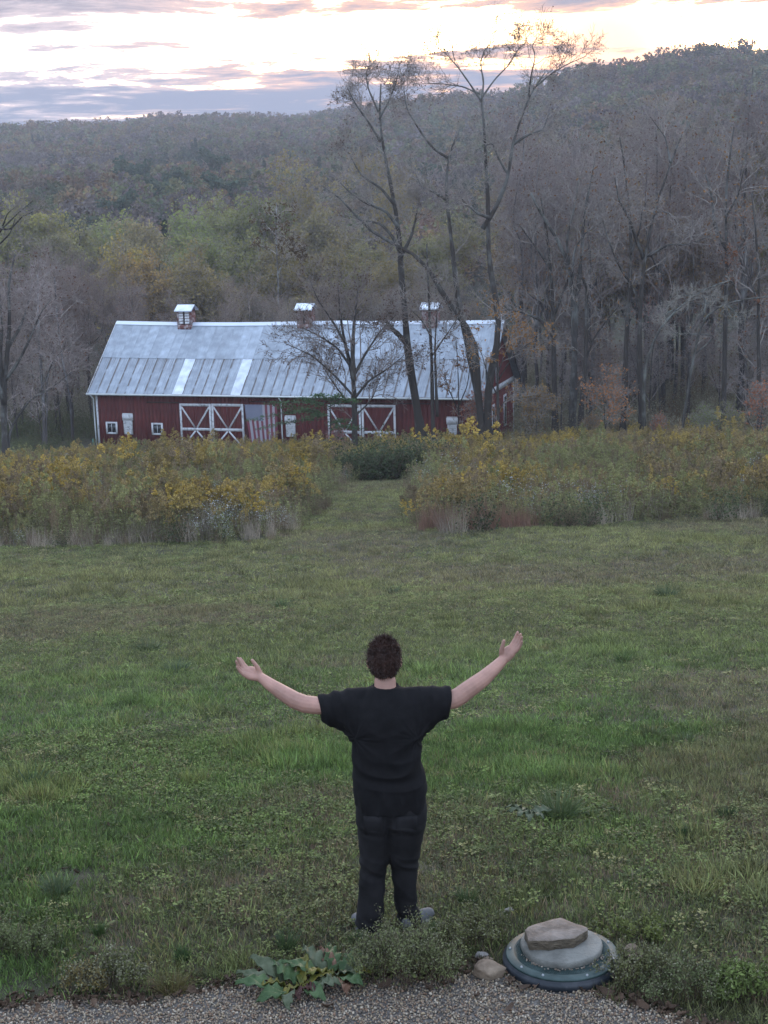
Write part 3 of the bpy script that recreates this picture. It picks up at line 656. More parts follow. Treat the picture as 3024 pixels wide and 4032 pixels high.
# ---- trees traced from life: stems at their own distance in front of and beside the barn
def traced(name, Y, stems, label, cnt, lens, leaves=0, lsize=0.10, lcol=(1, 1, 1), bcol=(1, 1, 1), seed=1, tmin=0.35, barkm='bark', trop=0.04, spread=1.0, group=None, leafm='leafdark', depth=0.8, top=None, twigcol=None, droop=0.1, upper=None):
    """stems: list of (list of pixels, radius in px at foot, radius in px at tip)"""
    r = np.random.default_rng(seed); b0 = at(*stems[0][0][0], Y); base = np.array([b0[0], Y, Tz(b0[0], Y)])
    e = empty(name, base); tag(e, label, 'tree', group); g = Geo(); PP = []; RR = []
    for si, (px, ra, rb) in enumerate(stems):
        ph = r.random() * 6; am = depth * r.choice([-1, 1]) * (0.4 if si == 0 else 1.0); n = len(px); S = []
        for k, p in enumerate(px):
            f = k / max(n - 1, 1); S.append(at(p[0], p[1], Y + am * f + 0.25 * math.sin(ph + k)))
        S = np.array(S) - base
        if si == 0 or px[0][1] > 1660: S = np.vstack([S[0] * np.array([1, 1, 0]) + np.array([0, 0, -0.3]) + (S[0] - S[1]) * np.array([.3, .3, 0]), S])
        # resample smoothly
        q = np.concatenate([[0], np.cumsum(np.linalg.norm(np.diff(S, axis=0), axis=1))]); m_ = 16; tt = np.linspace(0, q[-1], m_)
        C = np.stack([np.interp(tt, q, S[:, i]) for i in range(3)], 1)
        for _ in range(1): C[1:-1] = (C[:-2] + 2 * C[1:-1] + C[2:]) / 4
        rad = np.interp(np.linspace(0, 1, m_), [0, 1], [ra, rb]) * .88 * Y / F
        rad = rad * (1 + 0.10 * np.sin(np.arange(m_) * 1.7 + ph))
        if si == 0 or px[0][1] > 1660: rad[0] *= 1.9; rad[1] *= 1.3
        PP.append(C); RR.append(rad); 
    for C, rad in zip(PP, RR): g.tube(C, rad, 8, cap=True)
    o = g.build('trunk', M[barkm], e, True); o.color = (*bcol, 1)
    lv = branch_levels(np.stack(PP), np.stack(RR), r, cnt, lens, spread, trop, 0.24, tmin)
    c = Geo()
    for i, (q, rr) in enumerate(lv): V, Q = tubes(q, rr, 4 if i == 0 else 3); c.add(V, Q)
    o = c.build('branches', M['twig'], e); o.color = (*(twigcol or bcol), 1); o['kind'] = 'stuff'
    if leaves:
        tips = np.concatenate([lv[-1][0].reshape(-1, 3), lv[-2][0][:, 1:].reshape(-1, 3)])
        if upper is not None:
            tips = tips[tips[:, 2] > upper]
        if len(tips):
            # leaves hang in small bunches, denser on some twigs than on others
            wgt = np.clip(fbm(tips[:, 0] * 1.0, tips[:, 2] + tips[:, 1], 0.9, 2, seed) - 0.3, 0.10, 1) ** 1.3; k = r.choice(len(tips), leaves, p=wgt / wgt.sum())
            Cn = tips[k] + r.normal(size=(leaves, 3)) * 0.06 - np.array([0, 0, droop]) * r.random((leaves, 1))
            V, Q = leaf_quads(Cn, lsize * (0.6 + 0.8 * r.random(leaves)), r, 0.5); o = Geo().add(V, Q).build('foliage', M[leafm], e); o.color = (*lcol, 1); o['kind'] = 'stuff'
    return e
dk = (1, 1, 1)
traced('bare_tree', 98.0, [
    ([(1663, 1728), (1634, 1573), (1612, 1406), (1594, 1341), (1605, 1276), (1601, 1211), (1578, 1139), (1580, 1008), (1572, 900), (1552, 800), (1535, 700), (1512, 600), (1492, 500), (1490, 420), (1500, 330)], 22, 3),
    ([(1594, 1345), (1570, 1318), (1547, 1298), (1530, 1277), (1516, 1258)], 14, 8),
    ([(1500, 560), (1450, 480), (1400, 410), (1365, 340)], 6, 1.5), ([(1492, 470), (1530, 400), (1555, 340), (1570, 280)], 5, 1.5), ([(1490, 440), (1450, 350), (1440, 280), (1480, 235)], 5, 1.2),
    ([(1572, 900), (1520, 830), (1440, 800), (1380, 760), (1340, 720)], 8, 2), ([(1578, 1000), (1545, 930), (1500, 880), (1440, 870), (1370, 850)], 9, 2), ([(1580, 1010), (1620, 930), (1640, 850), (1650, 780)], 9, 2), ([(1555, 810), (1500, 740), (1420, 690), (1350, 560)], 7, 2)],
    'tall leaning grey tree with high round leafy tip standing in front of the barn roof', (10, 8, 6), (2.0, 1.0, 0.55), 950, 0.06, seed=11, tmin=0.4, upper=19.0)
traced('bare_tree', 97.0, [
    ([(1925, 1712), (1912, 1623), (1928, 1515), (1934, 1421), (1959, 1363), (1974, 1305), (1966, 1211), (1947, 1168), (1934, 1081), (1923, 1008), (1912, 943), (1930, 859), (1922, 787), (1916, 693), (1911, 606), (1902, 534), (1914, 447), (1896, 389)], 20, 4.5),
    ([(1900, 1712), (1892, 1610), (1880, 1551), (1873, 1435), (1882, 1334), (1836, 1262), (1779, 1233), (1750, 1168), (1717, 1117), (1706, 1066), (1663, 1016), (1605, 972), (1540, 962), (1480, 930), (1446, 902), (1366, 823), (1352, 773), (1294, 744), (1265, 729)], 20, 2.5),
    ([(1885, 1560), (1855, 1435), (1844, 1363), (1829, 1305), (1822, 1247), (1800, 1189), (1793, 1081), (1779, 972), (1771, 881), (1757, 787), (1753, 715), (1764, 621), (1786, 563), (1800, 527)], 16, 4),
    ([(1900, 900), (1952, 823), (2003, 693), (2017, 570), (2061, 440), (2082, 382), (2148, 281)], 11, 2),
    ([(1896, 400), (1850, 330), (1800, 260), (1750, 205), (1700, 175)], 5, 1.2), ([(1896, 400), (1905, 320), (1890, 250), (1910, 190), (1950, 160)], 5, 1.2), ([(1900, 380), (1950, 310), (2010, 250), (2040, 190), (2080, 160)], 4.5, 1.2),
    ([(2082, 382), (2090, 300), (2110, 220), (2090, 170), (2150, 150)], 4, 1.2), ([(1890, 370), (1820, 340), (1740, 330), (1660, 330)], 4, 1.2), ([(2100, 350), (2170, 290), (2240, 250), (2310, 220)], 4, 1.2),
    ([(1757, 787), (1700, 750), (1660, 740), (1640, 690)], 7, 1.5), ([(2017, 570), (2080, 530), (2140, 510), (2160, 450)], 7, 1.5), ([(1764, 621), (1710, 590), (1670, 540), (1600, 430), (1590, 340)], 6, 1.5), ([(2003, 693), (1960, 620), (1940, 560), (1880, 590)], 6, 1.5),
    ([(1930, 859), (1880, 840), (1830, 800), (1810, 770)], 8, 1.5)],
    'biggest bare tree, three heavy stems from one foot, before the right barn end', (10, 7, 6), (2.1, 1.05, 0.5), 1400, 0.06, seed=12, tmin=0.35, upper=21.0)
traced('bare_tree', 96.0, [
    ([(1397, 1750), (1396, 1640), (1395, 1512), (1371, 1403), (1347, 1301), (1338, 1210), (1330, 1120)], 16, 2.5),
    ([(1393, 1500), (1388, 1391), (1392, 1301), (1401, 1210), (1410, 1130)], 13, 2.5), ([(1385, 1450), (1330, 1370), (1270, 1330), (1190, 1290)], 7, 1.2), ([(1393, 1480), (1440, 1390), (1500, 1300), (1560, 1240)], 7, 1.2),
    ([(1392, 1560), (1320, 1480), (1230, 1400), (1120, 1350)], 6, 1.2), ([(1395, 1570), (1450, 1500), (1530, 1450), (1590, 1400)], 6, 1.2), ([(1394, 1640), (1440, 1600), (1470, 1560), (1500, 1480)], 5, 1.2),
    ([(1360, 1350), (1300, 1250), (1250, 1180), (1220, 1100)], 6, 1.2), ([(1395, 1600), (1350, 1560), (1300, 1490), (1270, 1440)], 5, 1.2)],
    'dark bushy many-stemmed tree with shrivelled brown leaves before the second barn door', (14, 7, 4), (2.1, 1.0, 0.5), 3600, 0.065, seed=13, tmin=0.2, spread=0.75, twigcol=(.8, .75, .75))
traced('bare_tree', 96.5, [
    ([(1706, 1715), (1702, 1560), (1700, 1400), (1692, 1290), (1690, 1200), (1685, 1100), (1680, 960)], 11, 3), ([(1722, 1640), (1716, 1500), (1712, 1380), (1716, 1300), (1722, 1220)], 8, 2), ([(1700, 1330), (1660, 1260), (1620, 1220), (1580, 1190)], 4, 1.2), ([(1702, 1400), (1750, 1330), (1790, 1270), (1820, 1230)], 4, 1.2)],
    'slender twin-stemmed bare tree between the leaning tree and the biggest tree', (10, 6, 4), (1.5, 0.8, 0.45), 500, 0.08, seed=14, tmin=0.3)
traced('bare_tree', 96.2, [([(1963, 1705), (1960, 1560), (1958, 1430), (1962, 1300), (1950, 1180)], 9, 2), ([(1960, 1500), (2020, 1400), (2090, 1345), (2160, 1340)], 3.5, 1), ([(1960, 1560), (1920, 1480), (1900, 1400), (1870, 1340)], 3.5, 1), ([(1961, 1620), (2000, 1560), (2060, 1530)], 3, 1), ([(1960, 1470), (2000, 1360), (2020, 1270)], 3, 1)],
    'thin young tree with golden orange leaves at the right corner of the barn', (8, 5, 3), (1.6, 0.8, 0.4), 1500, 0.075, (3.6, 3.2, 1.2), seed=15, tmin=0.2, leafm='leafdark')
traced('bare_tree', 99.0, [([(1806, 1700), (1806, 1540), (1802, 1420), (1795, 1330)], 4, 1.2), ([(1806, 1600), (1840, 1520), (1850, 1450), (1830, 1380)], 3, 1), ([(1806, 1620), (1770, 1540), (1750, 1470)], 3, 1)],
    'thin sapling with a few rust leaves beside the right barn vent', (8, 5, 3), (1.1, 0.6, 0.35), 420, 0.08, (2.2, 1.8, 1.1), seed=16, tmin=0.2)
# ---- right wood, named trunks
traced('bare_tree', 104, [([(2187, 1720), (2184, 1560), (2180, 1380), (2176, 1200), (2168, 1040), (2150, 900), (2130, 780)], 15, 3), ([(2182, 1330), (2130, 1260), (2060, 1230), (1975, 1212)], 9, 3), ([(2178, 1250), (2230, 1120), (2260, 1000)], 7, 2), ([(2170, 1060), (2100, 960), (2040, 880)], 6, 2)],
    'straight dark tree with a long low limb reaching left over the barn gable', (8, 6, 5), (2.4, 1.2, 0.6), 220, 0.09, (2, 1.8, 1), seed=21, tmin=0.4)
traced('bare_tree', 103, [([(2250, 1715), (2258, 1560), (2264, 1363), (2258, 1230), (2245, 1045), (2190, 930), (2120, 830), (2090, 760)], 19, 5), ([(2262, 1330), (2272, 1180), (2290, 1000), (2300, 840), (2330, 700), (2345, 610)], 13, 2), ([(2250, 1090), (2262, 980), (2300, 920), (2380, 870)], 7, 1.5), ([(2240, 1040), (2230, 940), (2262, 820), (2280, 700)], 7, 2)],
    'forked thick tree in the right wood, second trunk right of the barn', (7, 6, 5), (2.6, 1.3, 0.65), 160, 0.1, (2, 1.8, 1), seed=22, tmin=0.45, barkm='palebark')
traced('bare_tree', 102, [([(2286, 1715), (2288, 1600), (2302, 1470), (2312, 1300), (2308, 1200), (2316, 1100), (2290, 1085), (2262, 1075)], 15, 5), ([(2262, 1075), (2252, 1105), (2258, 1130), (2272, 1150)], 4, 1.5), ([(2305, 1420), (2340, 1330), (2390, 1260), (2440, 1200)], 6, 1.5)],
    'crooked tree whose pale top bends over like a hook, right of the barn', (6, 5, 4), (1.6, 0.9, 0.5), 120, 0.08, (2, 1.8, 1), seed=23, tmin=0.3)
traced('bare_tree', 101, [([(2450, 1712), (2458, 1600), (2467, 1301), (2480, 1150), (2484, 1078), (2486, 900), (2470, 760), (2460, 640), (2440, 540)], 15, 3), ([(2478, 1110), (2440, 1050), (2400, 960), (2370, 860)], 7, 2), ([(2484, 1000), (2520, 900), (2530, 820)], 6, 2)],
    'tall slim dark tree standing just left of the heavy leaning pair in the right wood', (7, 6, 5), (2.3, 1.2, 0.6), 160, 0.09, (2, 1.8, 1), seed=24, tmin=0.45)
traced('bare_tree', 100.5, [([(2528, 1712), (2524, 1560), (2516, 1400), (2519, 1250), (2528, 1078), (2545, 995), (2568, 856), (2600, 760), (2640, 640), (2690, 520)], 16, 3), ([(2535, 1020), (2500, 930), (2480, 860), (2440, 800), (2420, 700)], 9, 2), ([(2550, 1010), (2600, 980), (2630, 962), (2700, 965), (2760, 945), (2800, 925)], 6, 1.5), ([(2568, 860), (2590, 830), (2640, 840), (2680, 900)], 4, 1.2), ([(2520, 1190), (2480, 1110), (2440, 1060)], 6, 1.5), ([(2640, 640), (2620, 540), (2560, 460)], 5, 1.2)],
    'thickest upright trunk of the right wood, forking high up with pale upper limbs', (7, 6, 5), (2.5, 1.2, 0.6), 160, 0.1, (2.2, 1.8, 1), seed=25, tmin=0.45)
traced('bare_tree', 99.5, [([(2535, 1712), (2534, 1560), (2536, 1468), (2562, 1357), (2601, 1290), (2657, 1218), (2700, 1195), (2768, 1134), (2830, 1122), (2874, 1104)], 11, 2.2), ([(2657, 1218), (2690, 1235), (2710, 1200), (2700, 1180)], 4, 1.2), ([(2713, 1190), (2760, 1200), (2810, 1190)], 4, 1.2), ([(2740, 1160), (2680, 1165), (2660, 1170)], 3, 1), ([(2657, 1218), (2630, 1230), (2620, 1255)], 4, 1.2)],
    'leaning tree with a pale lichen-covered broken limb pointing right', (6, 5, 4), (1.3, 0.7, 0.4), 0, seed=26, tmin=0.5, barkm='palebark', bcol=(1.15, 1.2, 1.15))
traced('bare_tree', 99, [([(2680, 1712), (2700, 1600), (2724, 1440), (2745, 1340), (2768, 1250), (2796, 1218), (2852, 1201), (2908, 1176), (2991, 1173), (3050, 1165)], 8, 2.2), ([(2858, 1200), (2890, 1225), (2910, 1250)], 4, 1.2), ([(2730, 1400), (2790, 1350), (2820, 1320), (2610, 1310)], 3, 1), ([(2768, 1250), (2780, 1180), (2760, 1160), (2820, 1170)], 4, 1)],
    'slender tree bending right into a long level silver branch near the right edge', (5, 5, 4), (1.2, 0.7, 0.4), 60, 0.08, (2, 1.8, 1), seed=27, tmin=0.5, barkm='palebark', bcol=(1.1, 1.15, 1.1))
traced('bare_tree', 102, [([(2846, 1712), (2852, 1500), (2857, 1190), (2863, 967), (2854, 800), (2870, 640), (2890, 500)], 14, 3), ([(2862, 980), (2830, 930), (2812, 880), (2806, 780), (2770, 660)], 11, 2), ([(2860, 1060), (2910, 980), (2960, 900)], 6, 1.5), ([(2856, 860), (2910, 760), (2930, 660)], 6, 1.5)],
    'tall twin-topped tree close to the right edge of the wood', (8, 6, 5), (2.6, 1.3, 0.65), 300, 0.1, (2.6, 2.4, 1.1), seed=28, tmin=0.4)
traced('bare_tree', 100, [([(2991, 1712), (2990, 1500), (2985, 1300), (2990, 1100), (2975, 900), (2960, 760)], 12, 3), ([(2990, 1200), (2950, 1100), (2920, 1000)], 5, 1.5)],
    'slim trunk with orange lower leaves at the far right edge', (8, 6, 4), (2.2, 1.1, 0.55), 500, 0.085, (2.4, 1.6, .9), seed=29, tmin=0.15)
# ---- left side
traced('bare_tree', 92, [([(22, 1790), (16, 1680), (14, 1561), (20, 1480), (30, 1380), (40, 1250), (30, 1120), (60, 1000)], 18, 4), ([(16, 1590), (-20, 1480), (-40, 1350), (-60, 1200)], 12, 3), ([(20, 1500), (70, 1430), (120, 1330), (160, 1230), (200, 1180)], 9, 1.5), ([(35, 1697), (95, 1599), (142, 1555), (190, 1539), (240, 1500), (282, 1464)], 8, 2), ([(30, 1370), (80, 1290), (110, 1200), (130, 1100)], 9, 1.5), ([(160, 1545), (185, 1480), (210, 1420), (240, 1385)], 4, 1.2), ([(10, 1560), (0, 1400), (10, 1250), (-10, 1100)], 12, 3)],
    'large grey bare tree with drooping twiggy limbs at the left edge of the field', (9, 7, 5), (2.2, 1.1, 0.6), 350, 0.07, (1.2, 1, 1), seed=31, tmin=0.3, barkm='palebark', twigcol=(1.1, 1.05, 1.1))
traced('bare_tree', 112, [([(174, 1690), (172, 1600), (168, 1530), (160, 1430), (152, 1340), (150, 1200), (148, 1080)], 9, 3), ([(182, 1690), (186, 1600), (184, 1520), (198, 1430)], 5, 1.5)],
    'pale straight double trunk in the brush between left tree and barn', (7, 6, 5), (2.2, 1.1, 0.6), 200, 0.08, (1.3, .9, .8), seed=32, tmin=0.45, barkm='palebark', bcol=(1.5, 1.5, 1.6), twigcol=(1, 1, 1))
traced('bare_tree', 114, [([(285, 1700), (280, 1600), (269, 1530), (258, 1480), (247, 1435), (236, 1340), (228, 1277), (220, 1180), (215, 1090)], 7, 2.5)],
    'thin grey trunk nearest the left end of the barn', (9, 6, 5), (2.2, 1.1, 0.6), 200, 0.08, (1.3, .9, .8), seed=33, tmin=0.4, barkm='palebark', bcol=(1.3, 1.3, 1.4), twigcol=(1, 1, 1))
traced('bare_tree', 70, [([(-120, 1800), (-110, 1400), (-90, 1100), (-40, 960), (10, 890), (60, 850), (110, 800), (130, 790)], 16, 2), ([(0, 900), (40, 905), (90, 850), (160, 822)], 5, 1.2), ([(-60, 1000), (0, 960), (40, 920), (60, 860)], 6, 1.5), ([(10, 890), (30, 840), (60, 815)], 4, 1)],
    'dark bare crooked branch ends of a tree reaching in at the left edge', (5, 4, 3), (0.9, 0.5, 0.3), 0, seed=34, tmin=0.5, bcol=(.8, .8, .8))
# ---- grown kinds for the woods, copied
rg = np.random.default_rng(77)
bare = [tree_meshes(rg, h, 0.19, (9, 6, 5, 3), (h * .20, h * .10, h * .055, h * .028), forks=f, leaves=650, lsize=0.075, trop=0.09, spread=0.8, leafm='leafdark', tmin=0.30) for h, f in ((21, 2), (23, 3), (19, 1), (22, 2), (20, 3))]
young = [tree_meshes(rg, h, 0.10, (14, 6, 5, 3), (h * .22, h * .11, h * .06, h * .03), forks=1, leaves=lf, lsize=0.09, trop=0.07, spread=0.9, leafm='leafdark', tmin=0.2) for h, lf in ((9, 200), (11, 300))]
leafy = [tree_meshes(rg, h, 0.22, (13, 7, 5, 2), (h * .24, h * .12, h * .07, h * .035), forks=3, leaves=lf, lsize=0.17, trop=0.07, spread=0.95, leafm='leaf', tmin=0.25) for h, lf in ((15, 6500), (17, 7500), (14, 6000), (16, 5200))]
thinleaf = [tree_meshes(rg, h, 0.18, (12, 6, 5, 2), (h * .22, h * .12, h * .07, h * .035), forks=2, leaves=lf, lsize=0.14, trop=0.09, spread=0.85, leafm='leaf', tmin=0.3) for h, lf in ((16, 2600), (18, 3000))]
sap = [tree_meshes(rg, h, 0.05, (14, 6, 4), (h * .38, h * .2, h * .1), forks=1, leaves=lf, lsize=0.075, trop=0.02, spread=1.2, leafm='leaf', tmin=0.12) for h, lf in ((4.8, 1150), (3.8, 950))]
def nofoliage(m_): return (m_[0], m_[1], None)
def clear_of_barn(x, y, m_=3.0):
    q = np.array([x, y]) - bo; u, v = q @ t_, q @ n_; return not (-m_ < u < WL + m_ and -m_ - 3 < v < WD + m_)
placed = []
def spot(r, x0, x1, y0, y1, dmin):
    for _ in range(60):
        y = r.uniform(y0, y1); x = r.uniform(x0, x1) * y / 100.0
        if clear_of_barn(x, y) and all((x - a) ** 2 + (y - b_) ** 2 > dmin * dmin for a, b_ in placed):
            placed.append((x, y)); return x, y
    return None
r = np.random.default_rng(5)
def sow(n, kinds, x0, x1, y0, y1, dmin, name, label, group, cols=None, s0=0.85, s1=1.15, bcols=None):
    for k in range(n):
        p = spot(r, x0, x1, y0, y1, dmin)
        if p is None: continue
        c = np.array(cols[r.integers(len(cols))]) * r.uniform(0.85, 1.15) if cols else (1, 1, 1)
        b_ = np.array(bcols[r.integers(len(bcols))]) if bcols else np.ones(3)
        plant_tree(name, kinds[r.integers(len(kinds))], (p[0], p[1], Tz(*p) - 0.1), r.random() * 6.28, r.uniform(s0, s1), label, group, tuple(c), tuple(b_ * r.uniform(.85, 1.15)))
greys = [(.8, .76, .78), (.95, .9, .93), (.75, .68, .68), (1.1, 1.06, 1.1)]
rust = [(1.5, 1.1, .8), (1.2, .95, .8), (2.0, 1.7, .8), (1.6, 1.8, .8)]
YG = [(.105, .105, .030), (.090, .100, .032), (.125, .105, .030), (.080, .098, .035)]
sow(25, bare, 9, 30, 108, 150, 2.8, 'bare_tree', 'bare grey-brown tree deep in the wood right of the barn', 'bare trees of the right wood', rust, .85, 1.15, greys)
sow(22, young, 8.5, 29, 104, 128, 1.6, 'young_tree', 'thin young bare tree in the understorey of the right wood', 'young trees of the right wood', rust, .6, 1.2, greys)
sow(30, bare, -32, -13, 122, 150, 2.6, 'bare_tree', 'bare reddish-brown tree in the wood left of the barn', 'bare trees of the left wood', rust, .42, .64, [(.85, .76, .74), (.95, .88, .88), (.75, .66, .64)])
sow(26, thinleaf, 9, 30, 116, 150, 2.6, 'half_bare_tree', 'thin tree with scattered olive and tan leaves in the wood right of the barn', 'half-bare trees of the right wood', [(.095, .082, .030), (.10, .07, .036), (.085, .088, .032), (.12, .066, .03)], .7, 1.05, greys)
sow(22, young, -32, -19.5, 112, 136, 1.6, 'young_tree', 'thin young bare tree in the brush left of the barn', 'young trees of the left wood', rust, .7, 1.2, [(.9, .8, .78), (1.0, .95, .95)])
sow(22, bare, -18, 12, 124, 146, 2.8, 'bare_tree', 'bare brown tree standing behind the barn roof', 'bare trees behind the barn', rust, .40, .56, [(1, .9, .85), (.9, .85, .8)])
sow(14, leafy, -16, 2, 134, 165, 3.5, 'leafy_tree', 'olive leafy tree just behind the barn', 'olive trees behind the barn', [(.075, .068, .026), (.095, .075, .030), (.088, .060, .030)], .6, .8)
# named leafy trees of the middle distance: (pixel of crown top, distance, kind, colour, label)
def crown_tree(px, py, Y, k, col, label, kind=leafy, wide=1.0, name='leafy_tree', hts=(15, 17, 14, 16)):
    p = at(px, py, Y); z0 = Tz(p[0], Y) - .1; h = p[2] - z0; base = hts[k % len(hts)] * 1.06; s = h / base
    e = plant_tree(name, kind[k % len(kind)], (p[0], Y, z0), rg.random() * 6.28, s * wide, label, None, col, (1, 1, 1), sz=s); placed.append((p[0], Y)); return e
for args in [
    (490, 965, 168, 0, (.135, .105, .030), 'golden yellow tree above the left end of the barn roof'),
    (610, 1010, 160, 2, (.135, .090, .032), 'amber tree just left of the first cupola'),
    (560, 870, 182, 1, (.120, .100, .050), 'pale straw coloured tree behind the golden tree'),
    (800, 925, 172, 1, (.098, .106, .036), 'bright green tree in the middle of the valley'),
    (720, 830, 205, 3, (.100, .115, .036), 'olive-green round tree high in the valley left of centre'),
    (880, 810, 212, 0, (.096, .098, .034), 'broad green tree left of the tall pale trunk'),
    (480, 850, 200, 2, (.096, .106, .038), 'fresh green tree in the left middle distance'),
    (400, 870, 208, 1, (.094, .100, .038), 'green tree left of the fresh green one'),
    (120, 820, 190, 0, (.115, .108, .034), 'yellow-green tree at the left edge below the dark hill'),
    (20, 840, 186, 3, (.110, .105, .036), 'dull yellow tree cut by the left edge'),
    (300, 890, 195, 2, (.100, .092, .036), 'brownish olive tree in the left valley'),
    (210, 905, 185, 0, (.088, .080, .040), 'dull olive tree above the left bare wood'),
    (1040, 770, 200, 1, (.085, .088, .032), 'dark olive tall tree around the pale straight trunk'),
    (1170, 800, 210, 0, (.105, .090, .034), 'bronze-yellow tree behind the leaning tree'),
    (1000, 930, 165, 2, (.082, .080, .030), 'olive tree over the middle cupola'),
    (1120, 960, 158, 3, (.088, .072, .032), 'brown-green tree right of the middle cupola'),
    (1290, 830, 195, 2, (.095, .080, .036), 'thinning bronze tree behind the crooked limb'),
    (1450, 960, 185, 1, (.105, .095, .036), 'yellowish tree seen through the crossing limbs'),
    (1650, 920, 180, 0, (.090, .085, .036), 'faded green tree behind the biggest tree'),
    (1800, 880, 190, 3, (.100, .088, .036), 'faded yellow tree behind the three dark stems'),
    (2060, 830, 185, 2, (.110, .095, .034), 'yellow-olive tree in the right wood behind the hook-topped tree'),
    (2390, 750, 170, 0, (.118, .112, .036), 'light yellow-green tree glowing deep in the right wood'),
    (2640, 890, 150, 1, (.150, .055, .045), 'dusky red tree deep in the right wood'),
    (2820, 800, 155, 3, (.105, .085, .036), 'bronze tree in the right wood near the twin-topped tree')]: crown_tree(*args)
for args in [(1150, 660, 205, 0, (.105, .085, .032), 'tall thin tree with yellow tip leaves behind the left of the leaning tree'), (2250, 640, 165, 1, (.10, .09, .03), 'tall thin tree with sparse yellow leaves above the right wood'),
             (2060, 600, 180, 0, (.09, .075, .035), 'tall half-bare tree right of the biggest tree'), (2720, 560, 150, 1, (.10, .085, .035), 'tall half-bare tree in the upper right wood'), (2550, 480, 160, 0, (.075, .06, .04), 'highest thin tree of the right wood'),
             (1420, 620, 200, 1, (.11, .085, .03), 'tall thin brownish tree behind the leaning trunk')]: crown_tree(*args, kind=thinleaf, name='half_bare_tree', hts=(16, 18))
traced('bare_tree', 150, [([(1098, 1290), (1095, 1180), (1096, 1080), (1088, 980), (1085, 880), (1090, 800)], 6, 2), ([(1096, 1080), (1110, 1040), (1130, 1010)], 3, 1)], 'tall pale straight trunk behind the barn between two cupolas', (8, 6, 4), (2.4, 1.3, 0.7), 900, 0.16, (1.0, 1.1, .5), seed=41, tmin=0.55, barkm='palebark', bcol=(1.6, 1.6, 1.6))
# leafy tree at the right edge
e = crown_tree(3130, 400, 118, 1, (.058, .050, .016), 'near tree with yellow-green leaves entering at the right edge', wide=0.7)
# saplings at the edge of the wood
for px, Y, k, c, lb in [(2390, 99, 0, (.17, .075, .03), 'orange-leaved sapling in front of the right wood'), (2340, 101, 1, (.15, .085, .035), 'yellow-orange sapling left of the orange one'), (2590, 99.5, 1, (.15, .06, .03), 'low rusty shrub at the foot of the thickest trunk'),
                        (2790, 98, 0, (.085, .10, .03), 'green and yellow sapling below the silver branch'), (2870, 100, 0, (.095, .095, .03), 'yellow-green sapling at the foot of the twin-topped tree'), (2990, 97, 1, (.16, .065, .035), 'orange sapling at the right edge of the wood'), (2105, 101, 1, (.12, .075, .03), 'golden sapling beside the barn gable'),
                        (1880, 99, 1, (.13, .05, .03), 'rust sapling at the foot of the biggest tree'), (1330, 97.5, 1, (.14, .045, .045), 'reddish low shrub before the second barn door')]:
    x = at(px, 1650, Y)[0]; s = 0.55 if 'low' in lb else 1.0
    plant_tree('sapling', sap[k], (x, Y, Tz(x, Y)), k + px, s, lb, None, c)
# green feathery sapling before the flag
def hemlock():
    r = np.random.default_rng(8); Y = 95.0; b0 = at(1290, 1740, Y); base = np.array([b0[0], Y, Tz(b0[0], Y)]); e = empty('sapling', base)
    tag(e, 'young green tree with flat feathery boughs before the flag', 'tree'); top = at(1300, 1560, Y)
    P = np.stack([np.zeros(3), (top - base) * .5 + [.1, 0, 0], top - base]); g = Geo().tube(P, [.05, .04, .015], 6); g.build('trunk', M['bark'], e, True)
    B, C, Sz = Geo(), [], []
    for px0, py0, px1, py1 in [(1300, 1640, 1110, 1600), (1300, 1610, 990, 1655), (1300, 1600, 1060, 1590), (1300, 1620, 1180, 1570), (1300, 1640, 1200, 1650), (1295, 1590, 1340, 1560), (1300, 1600, 1400, 1580), (1300, 1650, 1020, 1690), (1300, 1580, 1240, 1560), (1300, 1680, 1360, 1660), (1300, 1640, 1130, 1625), (1290, 1690, 1420, 1690)]:
        a, b_ = at(px0, py0, Y) - base, at(px1, py1, Y - r.uniform(-1, 1.5)) - base; n = 14; tt = np.linspace(0, 1, n)[:, None]
        L = a * (1 - tt) + b_ * tt + np.array([0, 0, 1]) * (0.18 * np.sin(tt * 3.1)); B.tube(L, np.linspace(.02, .005, n), 4, False)
        for q in L[3:]:
            for k in range(26): C.append(q + r.normal(size=3) * np.array([.22, .22, .07])); Sz.append(r.uniform(.05, .11))
    B.build('branches', M['bark'], e)['kind'] = 'stuff'
    V, Q = leaf_quads(np.array(C), np.array(Sz), r, .4, 1.5); o = Geo().add(V, Q).build('foliage', M['leaf'], e); o.color = (.030, .052, .022, 1); o['kind'] = 'stuff'
hemlock()
